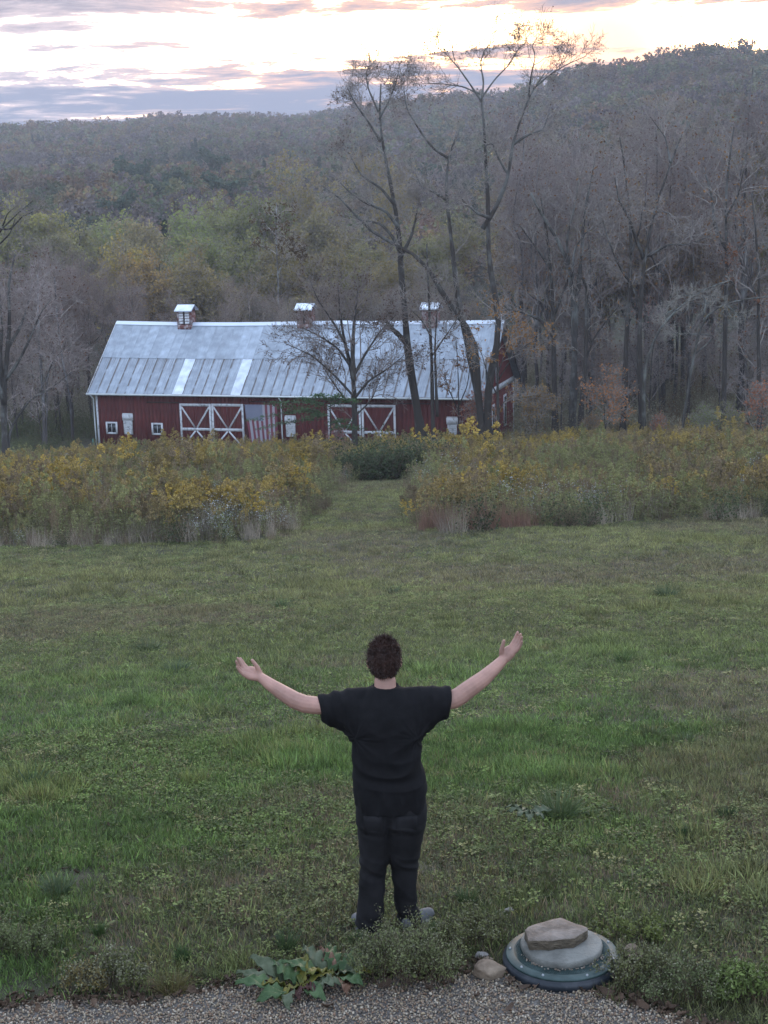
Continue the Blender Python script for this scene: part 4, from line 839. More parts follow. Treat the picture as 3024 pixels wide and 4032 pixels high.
# ---- far wooded hillside: a mass nobody could count
def far_kinds(col_rng):
    out = []; r = np.random.default_rng(33)
    mleaf = leafmat('far foliage', (1, 1, 1), 0.35, inst='tint')
    mbark = mat('far bark', (0.08, 0.07, 0.07))
    for k in range(7):
        h = 14.0; g = Geo(); P, R = trunk_poly(h * .8, .2, r); g.tube(P, R, 4, False)
        nl = 14; ctr = np.stack([r.normal(size=nl) * 1.9, r.normal(size=nl) * 1.9, h * (.45 + .5 * r.random(nl))], 1); ctr[:, :2] *= (1.25 - np.abs(ctr[:, 2:3] / h - .6))
        rad = r.uniform(1.0, 1.9, nl); n = 380 if k < 4 else 170
        if k == 6:                                          # conifer
            z = r.random(n * 2) ** .8; a = r.random(n * 2) * 6.28; q = (1 - z) * 2.6 * (0.5 + .5 * r.random(n * 2)); C = np.stack([q * np.cos(a), q * np.sin(a), 2 + z * h * .95], 1)
        else:
            j = r.integers(0, nl, n); C = ctr[j] + unit(r.normal(size=(n, 3))) * (rad[j] * r.random(n) ** .35)[:, None] * np.array([1, 1, .85])
        V, Q = leaf_quads(C, r.uniform(.30, .62, len(C)), r, .75, .6); g.add(V, Q, m=1)
        if k >= 4 and k < 6:                                # half bare: show the twigs
            b = strands(np.repeat(P[3:8], 8, 0), unit(r.normal(size=(40, 3)) * np.array([1, 1, .3]) + np.array([0, 0, .9])), r.uniform(3, 6, 40), 5, .25, .1, r)
            V, Q = tubes(b, np.ones((40, 1)) * np.linspace(.07, .02, 5), 3); g.add(V, Q)
        out.append(g.mesh('far_tree', [mbark, mleaf]))
    return out
FK = far_kinds(None)
r = np.random.default_rng(9)
pal = np.array([(.075, .062, .045), (.085, .055, .045), (.095, .060, .032), (.060, .070, .032), (.075, .075, .035), (.070, .056, .056), (.100, .075, .035), (.045, .058, .032), (.082, .068, .062)])
n = 15000; rr = np.sqrt(r.uniform(195 ** 2, 930 ** 2, n)); az = r.uniform(-.42, .45, n); x, y = rr * np.sin(az), rr * np.cos(az)
R_, _ = ridge(az); keep = (rr < R_ + 60) & (rr > 205 + 12 * r.random(n))
x, y, az, rr = x[keep], y[keep], az[keep], rr[keep]; n = len(x); z = T(x, y) - .3
cl = fbm(x, y, 0.02, 3, 11.0); ci = np.clip(((cl - .5) * 14 + 4.5 + r.normal(size=n) * 2.0).astype(int), 0, 8)
tint = pal[ci] * r.uniform(.60, 1.35, (n, 1))
near = sst(rr, 320, 240)[:, None]; tint = tint * (1 + .4 * near)
idx = np.where(r.random(n) < .62, r.integers(0, 4, n), r.integers(4, 6, n)); con = ((fbm(x, y, .03, 2, 23) > .72) & (rr < R_[keep] - 120)) | ((az > .05) & (az < .13) & (rr < 330) & (r.random(n) < .35)); con &= r.random(n) < .7
idx = np.where(con, np.where(r.random(n) < .5, 6, 0), idx); tint[con] = np.array([.026, .038, .024]) * r.uniform(.8, 1.2, (con.sum(), 1))
s = r.uniform(.75, 1.15, n) * np.interp(rr, [200, 400], [.85, 1.0])
scatter('far_forest', np.stack([x, y, z], 1), zrot(n, r), np.stack([s * 1.05, s * 1.05, s], 1), idx, FK, tint, 'autumn forest covering the far hillside up to the ridge')
def evergreen():
    r = np.random.default_rng(61); h = 16.0; P, R = trunk_poly(h * .9, .3, r); g = Geo().tube(P, R, 5, False); nl = 22; ctr = np.stack([r.normal(size=nl) * 2.2, r.normal(size=nl) * 2.2, h * (.35 + .62 * r.random(nl))], 1); ctr[:, :2] *= 1.5 - ctr[:, 2:3] / h
    q = strands(np.repeat(P[3:10], 4, 0), unit(r.normal(size=(28, 3)) * [1, 1, .3]), np.full(28, 3.0), 4, .2, .05, r); V, Q = tubes(q, np.ones((28, 1)) * np.linspace(.08, .03, 4), 3); b = Geo().add(V, Q)
    n = 1500; j = r.integers(0, nl, n); C = ctr[j] + unit(r.normal(size=(n, 3))) * (1.4 * r.random(n) ** .35)[:, None] * np.array([1, 1, .6]); V, Q = leaf_quads(C, r.uniform(.22, .45, n), r, .7, .6)
    return g.mesh('trunk', M['bark']), b.mesh('branches', M['twig']), Geo().add(V, Q).mesh('foliage', M['leaf'])
EG = evergreen()
for px, py, Y, w, lb in [(845, 655, 330, 1.5, 'large dark evergreen tree standing out on the left hillside'), (490, 728, 300, 1.3, 'dark round evergreen low on the left hillside'), (820, 560, 420, 1.1, 'small dark evergreen higher on the left hillside'), (480, 600, 400, 1.2, 'dark evergreen left of the centre of the hillside'), (565, 612, 395, 1.0, 'smaller dark evergreen right of the upper left one'), (690, 640, 360, 1.1, 'dark narrow evergreen midway up the left hillside'), (600, 668, 345, 1.1, 'dark low evergreen pair member left of the narrow one')]:
    p = at(px, py, Y); z0 = Tz(p[0], Y); s = max(0.7, (p[2] - z0) / 16.5)
    plant_tree('evergreen_tree', EG, (p[0], Y, z0), px, s * 1.0 * w / 1.2, lb, None, (.022, .034, .022), sz=s)
# ------------------------------------------------------------------ tall field, undergrowth, lawn cover
M['stalk'] = mat('plant stalk', (1, 1, 1), var=0.25, scale=3, inst='tint', trans=0.2, island=.3)
M['plume'] = mat('goldenrod plume', (1, 1, 1), var=0.3, scale=6, trans=0.3, inst='tint2', island=.35)
M['plumebrown'] = mat('faded plume', (0.25, 0.18, 0.095), var=0.4, scale=2.5, trans=0.2)
M['aster'] = mat('white aster', (0.42, 0.43, 0.42), var=0.15)
M['stem'] = mat('dry stem', (0.12, 0.085, 0.06), var=0.35, scale=2)
def blades(g, base, d, L, w, r, K=4, droop=-.12, wob=.06, m=0):
    """flat tapering blades"""
    P = strands(base, d, L, K, wob, droop, r); N = len(base); side = perp(np.repeat(unit(d)[:, None], 1, 1)[:, 0], r)
    ww = np.asarray(w).reshape(-1, 1, 1) * np.linspace(1, .12, K)[None, :, None] * np.where(np.arange(K) == 0, .8, 1)[None, :, None]
    V = np.stack([P - side[:, None] * ww, P + side[:, None] * ww], 2).reshape(-1, 3)
    b = (np.arange(N) * K * 2)[:, None]; k = (np.arange(K - 1) * 2)[None]; i = b + k
    g.add(V, np.stack([i, i + 1, i + 3, i + 2], -1).reshape(-1, 4), m=m)
    return P
def goldenrod(seed, ns, h, plume, spread=.35, asters=0, leafn=24, plw=1.0):
    r = np.random.default_rng(seed); g = Geo(); a = r.random(ns) * 6.28; q = np.sqrt(r.random(ns)) * spread
    base = np.stack([q * np.cos(a), q * np.sin(a), q * 0 - .05], 1); H_ = h * r.uniform(.72, 1.08, ns)
    d = unit(np.stack([r.normal(size=ns) * .12, r.normal(size=ns) * .12, np.ones(ns)], 1)); P = strands(base, d, H_, 6, .05, .02, r)
    V, Q = tubes(P, np.full((ns, 6), .006) * np.linspace(1, .5, 6), 3); g.add(V, Q, m=2)
    k = r.random((ns, leafn)) * .86 + .05; f = k * 5; i = np.minimum(f.astype(int), 4); w = (f - i)[..., None]; b = (P[np.arange(ns)[:, None], i] * (1 - w) + P[np.arange(ns)[:, None], i + 1] * w).reshape(-1, 3)
    n = len(b); dd = unit(np.stack([r.normal(size=n), r.normal(size=n), .5 * np.ones(n)], 1)); L = r.uniform(.06, .13, n) * (1.1 - .5 * k.ravel())
    blades(g, b, dd, L, (.013 + .008 * r.random(n)), r, 3, -.35, .05, 0)
    if plume:
        nb = 12; tip = P[:, -1]; f = r.random((ns * nb, 1)); hgt = .26 * plw; bb = np.repeat(tip, nb, 0) - np.array([0, 0, 1]) * (f * hgt - .05); dd = unit(np.stack([r.normal(size=ns * nb), r.normal(size=ns * nb), .7 * np.ones(ns * nb)], 1))
        S = strands(bb, dd, (.03 + .11 * f[:, 0]) * plw * r.uniform(.7, 1.2, ns * nb), 4, .1, -.12, r); C = np.repeat(S[:, 1:].reshape(-1, 3), 4, 0); C = C + r.normal(size=C.shape) * .012
        V, Q = leaf_quads(C, r.uniform(.010, .021, len(C)) * plw, r, .8); g.add(V, Q, m=1)
    if asters:
        C = P[r.integers(0, ns, asters), r.integers(3, 6, asters)] + r.normal(size=(asters, 3)) * np.array([.14, .14, .07]); V, Q = leaf_quads(C, r.uniform(.009, .017, asters), r, .95, .6); g.add(V, Q, m=3)
    return g
mk = lambda g, pl: g.mesh('tall_plants', [M['stalk'], M[pl], M['stem'], M['aster']])
fp = [mk(goldenrod(1, 5, 1.15, True), 'plume'), mk(goldenrod(2, 6, 1.25, True, .4), 'plume'), mk(goldenrod(3, 5, 1.1, True, .38, plw=.8), 'plume'), mk(goldenrod(4, 6, 1.2, True, .4, plw=.75), 'plume'), mk(goldenrod(5, 8, 1.0, False, .4, leafn=30), 'plume'),
      mk(goldenrod(6, 7, .9, False, .35, asters=150), 'plume'), mk(goldenrod(7, 6, 1.2, True, .3, plw=1.35), 'plume'), mk(goldenrod(12, 7, 1.2, True, .34, plw=1.15), 'plume')]
def drygrass(seed, n, h, spread, w=.0035):
    r = np.random.default_rng(seed); g = Geo(); a = r.random(n) * 6.28; q = np.sqrt(r.random(n)) * spread; b = np.stack([q * np.cos(a), q * np.sin(a), q * 0 - .03], 1)
    blades(g, b, unit(np.stack([r.normal(size=n) * .16, r.normal(size=n) * .16, np.ones(n)], 1)), h * r.uniform(.5, 1.1, n), w * r.uniform(.7, 1.4, n), r, 4, -.05, .08); return g
fp += [drygrass(8, 90, .8, .3, .005).mesh('dry_grass', M['stalk']), drygrass(9, 70, .95, .25, .005).mesh('dry_grass', M['stalk'])]      # 8, 9
def bushkind(seed, h, w, n):
    r = np.random.default_rng(seed); g = Geo(); ns = 12; b = np.zeros((ns, 3)); d = unit(np.stack([r.normal(size=ns) * .5, r.normal(size=ns) * .5, np.ones(ns)], 1)); P = strands(b, d, h * r.uniform(.7, 1, ns), 6, .15, .02, r)
    V, Q = tubes(P, np.full((ns, 6), .012) * np.linspace(1, .4, 6), 3); g.add(V, Q, m=2); C = P[r.integers(0, ns, n), r.integers(1, 6, n)] + r.normal(size=(n, 3)) * np.array([w, w, h * .13]); V, Q = leaf_quads(C, r.uniform(.03, .06, n), r, .55, .4); g.add(V, Q, m=0); return g
fp += [bushkind(20, 1.3, .22, 420).mesh('shrub', [M['stalk'], M['stem'], M['stem']]), bushkind(21, 1.6, .28, 480).mesh('shrub', [M['stalk'], M['stem'], M['stem']])]   # 10, 11
r = np.random.default_rng(21)
def grid_pts(x0, x1, y0, y1, sp, r):
    X, Y = np.meshgrid(np.arange(x0, x1, sp), np.arange(y0, y1, sp)); X = X.ravel() + r.uniform(-.5, .5, X.size) * sp; Y = Y.ravel() + r.uniform(-.5, .5, Y.size) * sp; return X, Y
x, y = grid_pts(-34, 36, 30, 104, .44, r)
ok = in_field(x + (fbm(x, y, .8, 2, 81) - .5) * 1.5, y + (fbm(x, y, .9, 2, 55) - .5) * 1.3, .05) & (np.abs(x) < 4 + y * .29)
q = np.stack([x, y], 1) - bo; ok &= ~((q @ t_ > -.8) & (q @ t_ < WL + .6) & (q @ n_ > -.5) & (q @ n_ < WD + 1))
ok &= (y < 70) | (r.random(len(x)) < .75)
x, y = x[ok], y[ok]; n = len(x)
ef = np.where(x < 0, y - np.interp(x, LE[:, 0], LE[:, 1]), y - np.interp(x, RE[:, 0], RE[:, 1]))         # distance from the front edge
pe = np.where(x < 0, np.interp(y, LP[:, 1], LP[:, 0]) - x, x - np.interp(y, RP[:, 1], RP[:, 0])); pe = np.where(y > PATH_END, 9, pe)
gold = fbm(x, y, .22, 3, 3.0); bro = fbm(x, y, .35, 3, 9.0); u = r.random(n)
idx = np.where(u < .30, 0, np.where(u < .48, 1, np.where(u < .68, 2, np.where(u < .84, 3, 4))))
idx = np.where((idx < 2) & (gold < .5) & (r.random(n) < .8), np.where(r.random(n) < .5, 2, 4), idx); idx = np.where((gold > .56) & (r.random(n) < .55), np.where(r.random(n) < .5, 6, 7), idx)
idx = np.where((gold < .44) & (r.random(n) < .6), np.where(r.random(n) < .5, 3, 4), idx)
idx = np.where((fbm(x, y, .5, 2, 15) > .66) & (r.random(n) < .6), 5, idx)
edge = np.minimum(ef, pe); idx = np.where((ef < 1.4) & (r.random(n) < .55), np.where(r.random(n) < .55, np.where(r.random(n) < .5, 8, 9), 4), idx); idx = np.where((ef < .7) & (r.random(n) < .6), np.where(r.random(n) < .5, 8, 10), idx)
idx = np.where((pe < .8) & (r.random(n) < .4), np.where(r.random(n) < .3, 8, 4), idx)
redg = (x > 0) & (pe < 3.4) & (ef < 2.0); idx = np.where(redg & (r.random(n) < .85), 8, idx)
wht = (x < 0) & (ef < 3.0) & (pe < 2.2) & (r.random(n) < .35); idx = np.where(wht, 5, idx)
straw = ((x < 0) & (ef < 2.6) & (pe < 2.8)) | ((ef < .8) & (fbm(x, y, .5, 2, 71) > .5)); idx = np.where(straw & ~wht & (r.random(n) < .7), 9, idx)
dark = (y > PATH_END - .3) & (y < PATH_END + 9) & (x > np.interp(PATH_END, LP[:, 1], LP[:, 0]) - 1.0) & (x < np.interp(PATH_END, RP[:, 1], RP[:, 0]) + 1.0)
idx = np.where(dark, np.where(y < PATH_END + 2.5, np.where(r.random(n) < .5, 10, 11), np.where(r.random(n) < .5, 4, 0)), idx)
tint = np.array([.215, .22, .095]) * r.uniform(.75, 1.25, (n, 1)) * (1 + .5 * (bro[:, None] - .5)); tint = np.where((u[:, None] > .55) & (u[:, None] < .8), np.array([.19, .145, .085]), tint)
tint = np.where(idx[:, None] == 8, np.array([.21, .15, .105]) * r.uniform(.7, 1.2, (n, 1)), tint); tint = np.where((redg & (idx == 8))[:, None], np.array([.22, .125, .09]) * r.uniform(.8, 1.15, (n, 1)), tint)
tint = np.where(idx[:, None] == 9, np.array([.36, .30, .235]) * r.uniform(.7, 1.2, (n, 1)), tint); tint = np.where(idx[:, None] >= 10, np.array([.050, .065, .028]) * r.uniform(.8, 1.3, (n, 1)), tint)
s = r.uniform(.55, 1.2, n) * (.5 + 1.0 * fbm(x, y, .55, 2, 44)) * np.where(dark, 1.1, 1.0) * (.72 + .28 * sst(ef, 0, 1.6)) * (.8 + .2 * sst(pe, 0, 1.2)) * (.88 + .28 * (gold - .2))
s = s * np.where((x > 0) & (y < 90), 1.06, 1.0)
tall = r.random(n) < .05; s = np.where(tall, s * 1.3, s)
pp_ = np.array([(.42, .30, .075), (.34, .255, .085), (.28, .21, .095), (.22, .165, .10), (.24, .235, .10)]); wq = np.clip(((.60 - gold) * 9 + 2.5 + r.normal(size=n) * 1.0).astype(int), 0, 4)
tint2 = pp_[wq] * r.uniform(.75, 1.2, (n, 1))
scatter('tall_weeds', np.stack([x, y, T(x, y)], 1), zrot(n, r, .06), np.stack([s, s, s], 1), idx, fp, tint, tint2=tint2, label= 'tall field of yellow goldenrod, brown stems and white asters either side of the mown path')
# undergrowth below the woods
bk = [bushkind(30, 1.2, .4, 500).mesh('shrub', [M['stalk'], M['stem'], M['stem']]), bushkind(31, 2.2, .5, 650).mesh('shrub', [M['stalk'], M['stem'], M['stem']]), bushkind(32, .9, .4, 420).mesh('shrub', [M['stalk'], M['stem'], M['stem']])]
x, y = grid_pts(-52, 52, 100, 175, 1.15, r); q = np.stack([x, y], 1) - bo
ok = ~((q @ t_ > -1.5) & (q @ t_ < WL + 1.2) & (q @ n_ > -12) & (q @ n_ < WD + 1.5)) & ((y > 104) | (np.abs(x) > 9)) & (np.abs(x) < 6 + y * .31)
x, y = x[ok], y[ok]; n = len(x); left = (x < 0)[:, None]
tint = np.where(left & (y < 125)[:, None], np.array([.085, .095, .042]), np.array([.20, .18, .12])) * r.uniform(.7, 1.3, (n, 1)); k = r.random(n) < .07; tint[k & (x > 0)] = (.14, .07, .03)
s = r.uniform(.6, 1.2, n) * np.where((x < -15) & (y < 118), .7, 1)
scatter('undergrowth', np.stack([x, y, T(x, y)], 1), zrot(n, r), np.stack([s] * 3, 1), r.integers(0, 3, n), bk, tint, 'dark brush and leaf-strewn undergrowth at the foot of the woods')
# ---- lawn
M['grass'] = mat('grass blade', (1, 1, 1), rough=0.5, var=0.2, scale=9, inst='tint', trans=0.3, spec=0.35, island=.5)
M['clover'] = mat('clover leaf', (1, 1, 1), rough=0.6, var=0.3, scale=12, inst='tint', trans=0.2, island=.4)
def tuft(seed, n, h, spread, w, lean=.5, K=4, droop=-.14):
    r = np.random.default_rng(seed); g = Geo(); a = r.random(n) * 6.28; q = np.sqrt(r.random(n)) * spread; b = np.stack([q * np.cos(a), q * np.sin(a), q * 0 - .005], 1)
    d = unit(np.stack([np.cos(a) * lean * r.random(n) + r.normal(size=n) * .25, np.sin(a) * lean * r.random(n) + r.normal(size=n) * .25, np.ones(n)], 1))
    blades(g, b, d, h * r.uniform(.4, 1.1, n), w * r.uniform(.7, 1.4, n), r, K, droop, .07); return g
def clover(seed, n, spread, size):
    r = np.random.default_rng(seed); g = Geo(); a = r.random(n) * 6.28; q = np.sqrt(r.random(n)) * spread; C = np.stack([q * np.cos(a), q * np.sin(a), .01 + .03 * r.random(n)], 1)
    for k in range(3):
        a2 = r.random(n) * 6.28; V, Q = leaf_quads(C + np.stack([np.cos(a2), np.sin(a2), a2 * 0], 1) * size * .7, size * r.uniform(.6, 1.2, n), r, .9, 2.2); g.add(V, Q)
    return g
def rosette(seed, n, L, w):
    r = np.random.default_rng(seed); g = Geo(); a = np.arange(n) * 2.4 + r.normal(size=n) * .2
    blades(g, np.zeros((n, 3)) + [0, 0, .01], unit(np.stack([np.cos(a), np.sin(a), np.full(n, .5)], 1)), L * r.uniform(.7, 1.1, n), np.full(n, w), r, 4, -.25, .05); return g
lk = [tuft(1, 44, .05, .09, .0034, .8).mesh('grass', M['grass']), tuft(2, 40, .075, .09, .0036, .7).mesh('grass', M['grass']), tuft(3, 54, .045, .12, .0032, 1.2).mesh('grass', M['grass']), clover(4, 60, .12, .0072).mesh('clover', M['clover']), clover(5, 40, .11, .0085).mesh('clover', M['clover']),
      tuft(6, 22, .06, .09, .0024, .3, 3, -.02).mesh('stubble', M['grass']), rosette(7, 8, .075, .010).mesh('plantain', M['clover']), tuft(8, 44, .13, .10, .0036, .8).mesh('grass', M['grass'])]
def lawn(name, y0, y1, sp, big, seed):
    r = np.random.default_rng(seed); x, y = grid_pts(-22, 22, y0, y1, sp, r)
    ok = (np.abs(x) < .8 + y * .285) & ~in_field(x, y, .6)
    ed = np.interp(x, GE[:, 0], GE[:, 1]) + (fbm(x, y, 4.0, 3) - 0.5) * 0.16; ok &= y > ed + .02
    ok &= np.hypot(x - LID[0], y - LID[1]) > .32
    bare = fbm(x, y, 1.1, 3, 31.0); nearw = sst(y, 13, 9); ok &= ~((bare > .73) & (r.random(len(x)) < .7 * nearw + .1))
    x, y = x[ok], y[ok]; n = len(x)
    g1 = fbm(x, y, .33, 3, 1.0); g2 = fbm(x, y, 1.0, 3, 5.0); dry = fbm(x, y, .22, 3, 12.0); u = r.random(n)
    lush = r.random(n) < .22 + .66 * sst(g1, .40, .62); idx = np.where(lush, np.where(u < .45, 0, np.where(u < .8, 1, 2)), np.where(u < .30, 2, np.where(u < .52, 3, np.where(u < .70, 4, np.where(u < .82, 5, np.where(u < .85, 6, 0))))))
    idx = np.where((g2 > .67) & (r.random(n) < .4), 7, idx); idx = np.where((dry > .57) & (r.random(n) < .3), 5, idx)
    base = np.where(lush[:, None], np.array([.102, .158, .043]), np.array([.134, .154, .050])); base = base * (.65 + .7 * g2[:, None])
    yel = sst(y, 13, 26)[:, None]; base = base * (1 - yel) + np.array([.168, .168, .064]) * yel * (.8 + .4 * g1[:, None]) * (1 + .14 * sst(y, 34, 46)[:, None])
    base = np.where((idx == 5)[:, None], np.array([.17, .125, .085]), base); d_ = sst(dry, .5, .72)[:, None] * .55; base = base * (1 - d_) + np.array([.170, .132, .078]) * d_
    base = np.where(((idx == 3) | (idx == 4))[:, None], base * np.array([.72, .85, .62]), base)
    tint = .98 * base * r.uniform(.45, 1.55, (n, 1)); yl = r.random(n) < .05; tint[yl] = np.array([.24, .22, .09]) * r.uniform(.6, 1.1, (yl.sum(), 1))
    s = r.uniform(.7, 1.25, n) * big
    scatter(name, np.stack([x, y, T(x, y)], 1), zrot(n, r, .1), np.stack([s, s, s * (1 if big < 1.2 else .8)], 1), idx, lk, tint, 'rough mown lawn of grass, clover and weeds' + {'lawn_grass': ' close to the house', 'lawn_turf': ' on the slope beyond the person', 'path_turf': ' far down the slope and along the path'}[name])
lc = hit(2215, 3858, .07); LID = np.array([lc[0] + .032, lc[1] + .298])
lawn('lawn_grass', 6.9, 13.5, .062, 1.0, 1); lawn('lawn_turf', 13.5, 26, .11, 1.25, 2); lawn('path_turf', 26, 70, .19, 1.7, 3)
# ------------------------------------------------------------------ drain cover with stones
M['green'] = mat('dark green moulded plastic', (0.016, 0.038, 0.036), rough=0.55, var=0.35, scale=9, col2=(0.036, 0.060, 0.058), spec=0.35)
M['pipe'] = mat('weathered black corrugated plastic', (0.022, 0.027, 0.036), rough=0.5, var=0.3, scale=8, col2=(0.06, 0.062, 0.07), lo=.45, hi=.8)
M['steel'] = mat('screw head', (0.25, 0.26, 0.27), rough=0.4, metal=0.7)
M['conc'] = mat('pale concrete', (0.145, 0.140, 0.125), rough=0.9, var=0.32, scale=7, bump=0.35, bscale=70)
M['flatrock'] = mat('tan sandstone', (0.165, 0.125, 0.098), rough=0.85, var=0.3, scale=7, col2=(0.26, 0.215, 0.185), bump=0.8, bscale=28, lo=.4, hi=.75, detail=9)
M['stone'] = mat('brown field stone', (0.17, 0.12, 0.085), rough=0.9, var=0.3, scale=8, col2=(0.25, 0.19, 0.14), bump=0.6, bscale=30)
M['stonegrey'] = mat('grey stone', (0.22, 0.20, 0.185), rough=0.9, var=0.25, scale=10, bump=0.4, bscale=40)
dc = empty('drain_cover', (LID[0], LID[1], 0)); tag(dc, 'round dark green plastic drain lid on a black ribbed riser beside the gravel', 'drain cover')
g = Geo(); g.lathe([(.306, -.1), (.310, .0), (.318, .008), (.320, .03), (.316, .046), (.304, .05), (.304, .056), (.29, .057)], 72); g.build('riser', M['pipe'], dc, True)
g = Geo(); g.lathe([(.296, .054), (.302, .058), (.302, .066), (.299, .0685), (.298, .069), (.262, .0755), (.258, .0755), (.256, .0725), (.0001, .0745)], 72); g.build('lid', M['green'], dc, True)
tp = Geo(); k = 0
for i in range(-19, 20):
    for j in range(-19, 20):
        x, y = i * .0125 + (j % 2) * .00625, j * .0125; q = math.hypot(x, y)
        if .175 < q < .250:
            a = .5 if (i + j) % 2 else -.5; c, s = math.cos(a) * .0062, math.sin(a) * .0062; zz = .0738
            tp.add([(x - c, y - s, zz), (x + s * .5, y - c * .5, zz), (x + c, y + s, zz), (x - s * .5, y + c * .5, zz), (x, y, zz + .0040)], T=[(0, 1, 4), (1, 2, 4), (2, 3, 4), (3, 0, 4)])
o = tp.build('tread_pattern', M['green'], dc); o['kind'] = 'stuff'
g = Geo().lathe([(.0001, .008), (.005, .007), (.008, .003), (.009, -.003)], 10); sm = g.mesh('screw', M['steel'], True)
for a in (-2.55, -2.05, -1.2, -.35, .35, 1.3, 2.2, 2.95): put('screw', sm, dc, (.280 * math.cos(a), .280 * math.sin(a), .0715))
# concrete disc
def slab(prof_fn, n, z0, z1, bev, r, seed, tilt=(0, 0)):
    """irregular slab: outline prof_fn(angle)->radius, bevelled rough rim, domed rough top"""
    a = np.arange(n) * 2 * math.pi / n; R = np.array([prof_fn(t) for t in a]); rings = [(1.0, z0), (1.02, z0 + (z1 - z0) * .5), (1.0, z1 - bev), (1 - bev * 1.2 / R.mean(), z1 - bev * .2)] + [(f, z1) for f in (.8, .6, .4, .2)]
    V = []; rr = np.random.default_rng(seed)
    for q, z in rings:
        for t, R0 in zip(a, R):
            x, y = q * R0 * math.cos(t), q * R0 * math.sin(t); nn = mnoise.noise(Vector((x * 14, y * 14, z * 14 + seed))); n2 = mnoise.noise(Vector((x * 45, y * 45, z * 30 + seed)))
            V.append((x * (1 + .02 * nn), y * (1 + .02 * nn), z + r * nn + r * .5 * n2 + tilt[0] * x + tilt[1] * y))
    V.append((0, 0, z1)); m_ = len(rings); i = np.arange(m_ - 1)[:, None] * n; j = np.arange(n)[None]; j2 = (j + 1) % n
    Q = np.stack([i + j, i + j2, i + n + j2, i + n + j], -1).reshape(-1, 4); e = (m_ - 1) * n
    return Geo().add(V, Q, [(e + k, e + (k + 1) % n, len(V) - 1) for k in range(n)])
cc = at(2222, 3700, LID[1] + .03)
o = slab(lambda t: .218 * (1 + .015 * math.sin(3 * t + 1) + .01 * math.sin(7 * t)), 72, .0, .038, .003, .0022, 3).build('concrete_disc', M['conc'], None, False); o.location = (LID[0] + .0, LID[1] + .025, .0735)
tag(o, 'thick round pale concrete disc lying on the green drain lid', 'concrete disc')
# flat rock: outline in pixels on the plane of its top
zt = .0735 + .038 + .060
out = [(2066, 3660), (2080, 3648), (2100, 3640), (2140, 3628), (2208, 3611), (2250, 3630), (2313, 3651), (2313, 3660), (2262, 3692), (2200, 3698), (2160, 3703), (2080, 3702), (2078, 3690)]
PT = np.array([hit(px, py, zt) for px, py in out]); ctr = PT.mean(0); n = 0; top = []
for k in range(len(PT)):
    for f in (0, .33, .66): top.append(PT[k] * (1 - f) + PT[(k + 1) % len(PT)] * f)
top = np.array(top) - ctr; rr = np.random.default_rng(4); m_ = len(top); V = []
for q, dz, jit in ((.93, -.072, .003), (1.0, -.045, .008), (1.0, -.004, .004), (.985, .0, .002), (.7, .006, .004), (.4, .006, .004), (.15, .006, .002)):
    for p in top: V.append(p * [q, q, 1] + np.array([0, 0, dz + (0.003 if dz > -.01 else 0.006) * mnoise.noise(Vector((p[0] * 12 * q, p[1] * 12 * q, 3.3)))]) + rr.normal(size=3) * jit * .35)
V.append((0, 0, .006)); i = np.arange(6)[:, None] * m_; j = np.arange(m_)[None]; j2 = (j + 1) % m_; Q = np.stack([i + j, i + j2, i + m_ + j2, i + m_ + j], -1).reshape(-1, 4)
M['rockside'] = mat('sandstone side with painted shade', (0.105, 0.082, 0.058), rough=0.95, var=0.35, scale=16, bump=1.0, bscale=40, stretch=(1, 1, 2.5))  # side faces coloured darker than the top to paint in their shade
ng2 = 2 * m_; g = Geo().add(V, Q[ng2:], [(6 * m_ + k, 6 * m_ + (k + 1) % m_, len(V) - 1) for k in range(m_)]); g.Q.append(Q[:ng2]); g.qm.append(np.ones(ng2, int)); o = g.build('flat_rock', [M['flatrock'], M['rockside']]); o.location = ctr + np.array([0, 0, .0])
bm = bmesh.new(); bm.from_mesh(o.data); bmesh.ops.recalc_face_normals(bm, faces=bm.faces); bm.to_mesh(o.data); bm.free()
tag(o, 'flat angular tan rock resting on top of the concrete disc', 'rock')
def rock(px, py, wpx, label, seed, squash, m_, cat='stone', rz=0, sub=3, facet=.8, sink=.25):
    p = hit(px, py, 0.0); s = wpx / F * 8.1 / 2; V, Tt = ico(sub, seed, .45, squash, 1.0, 1.1, facet); V = V / np.abs(V[:, 0]).max() * s
    o = Geo().add(V, T=Tt).build('stone', m_, None, True); o.location = (p[0], p[1], np.abs(V[:, 2]).max() * (1 - sink)); o.rotation_euler = (0, 0, rz); return tag(o, label, cat)
rock(1925, 3850, 140, 'largest loose brown stone left of the drain cover', 41, (1, .72, .62), M['stone'], rz=-.15)
rock(2157, 3892, 48, 'small pale stone lying against the front of the riser', 42, (1, .7, .6), M['stonegrey'])
rock(1895, 3775, 60, 'grey mossy stone half hidden in weeds behind the brown stone', 43, (1, .7, .6), M['stonegrey'])
rock(1925, 3795, 62, 'tan stone just behind the largest brown stone', 44, (1, .7, .6), M['stone'])
rock(2478, 3750, 70, 'low tan stone right of the drain cover', 45, (1, .6, .5), M['stone'])
rock(2500, 3785, 85, 'pale brown stone half buried in weeds right of the drain cover', 46, (1, .6, .5), M['stone'])
rock(2385, 3690, 50, 'brown stone behind the right rim of the drain cover', 47, (1, .7, .6), M['stone'])
rock(2005, 3590, 55, 'dark grey stone in the grass above the drain cover', 48, (1, .7, .4), M['stonegrey'])
r = np.random.default_rng(12); n = 70; a = r.uniform(-2.9, -.3, n); q = .22 + np.abs(r.normal(size=n)) * .012; s = r.uniform(.0035, .007, n)
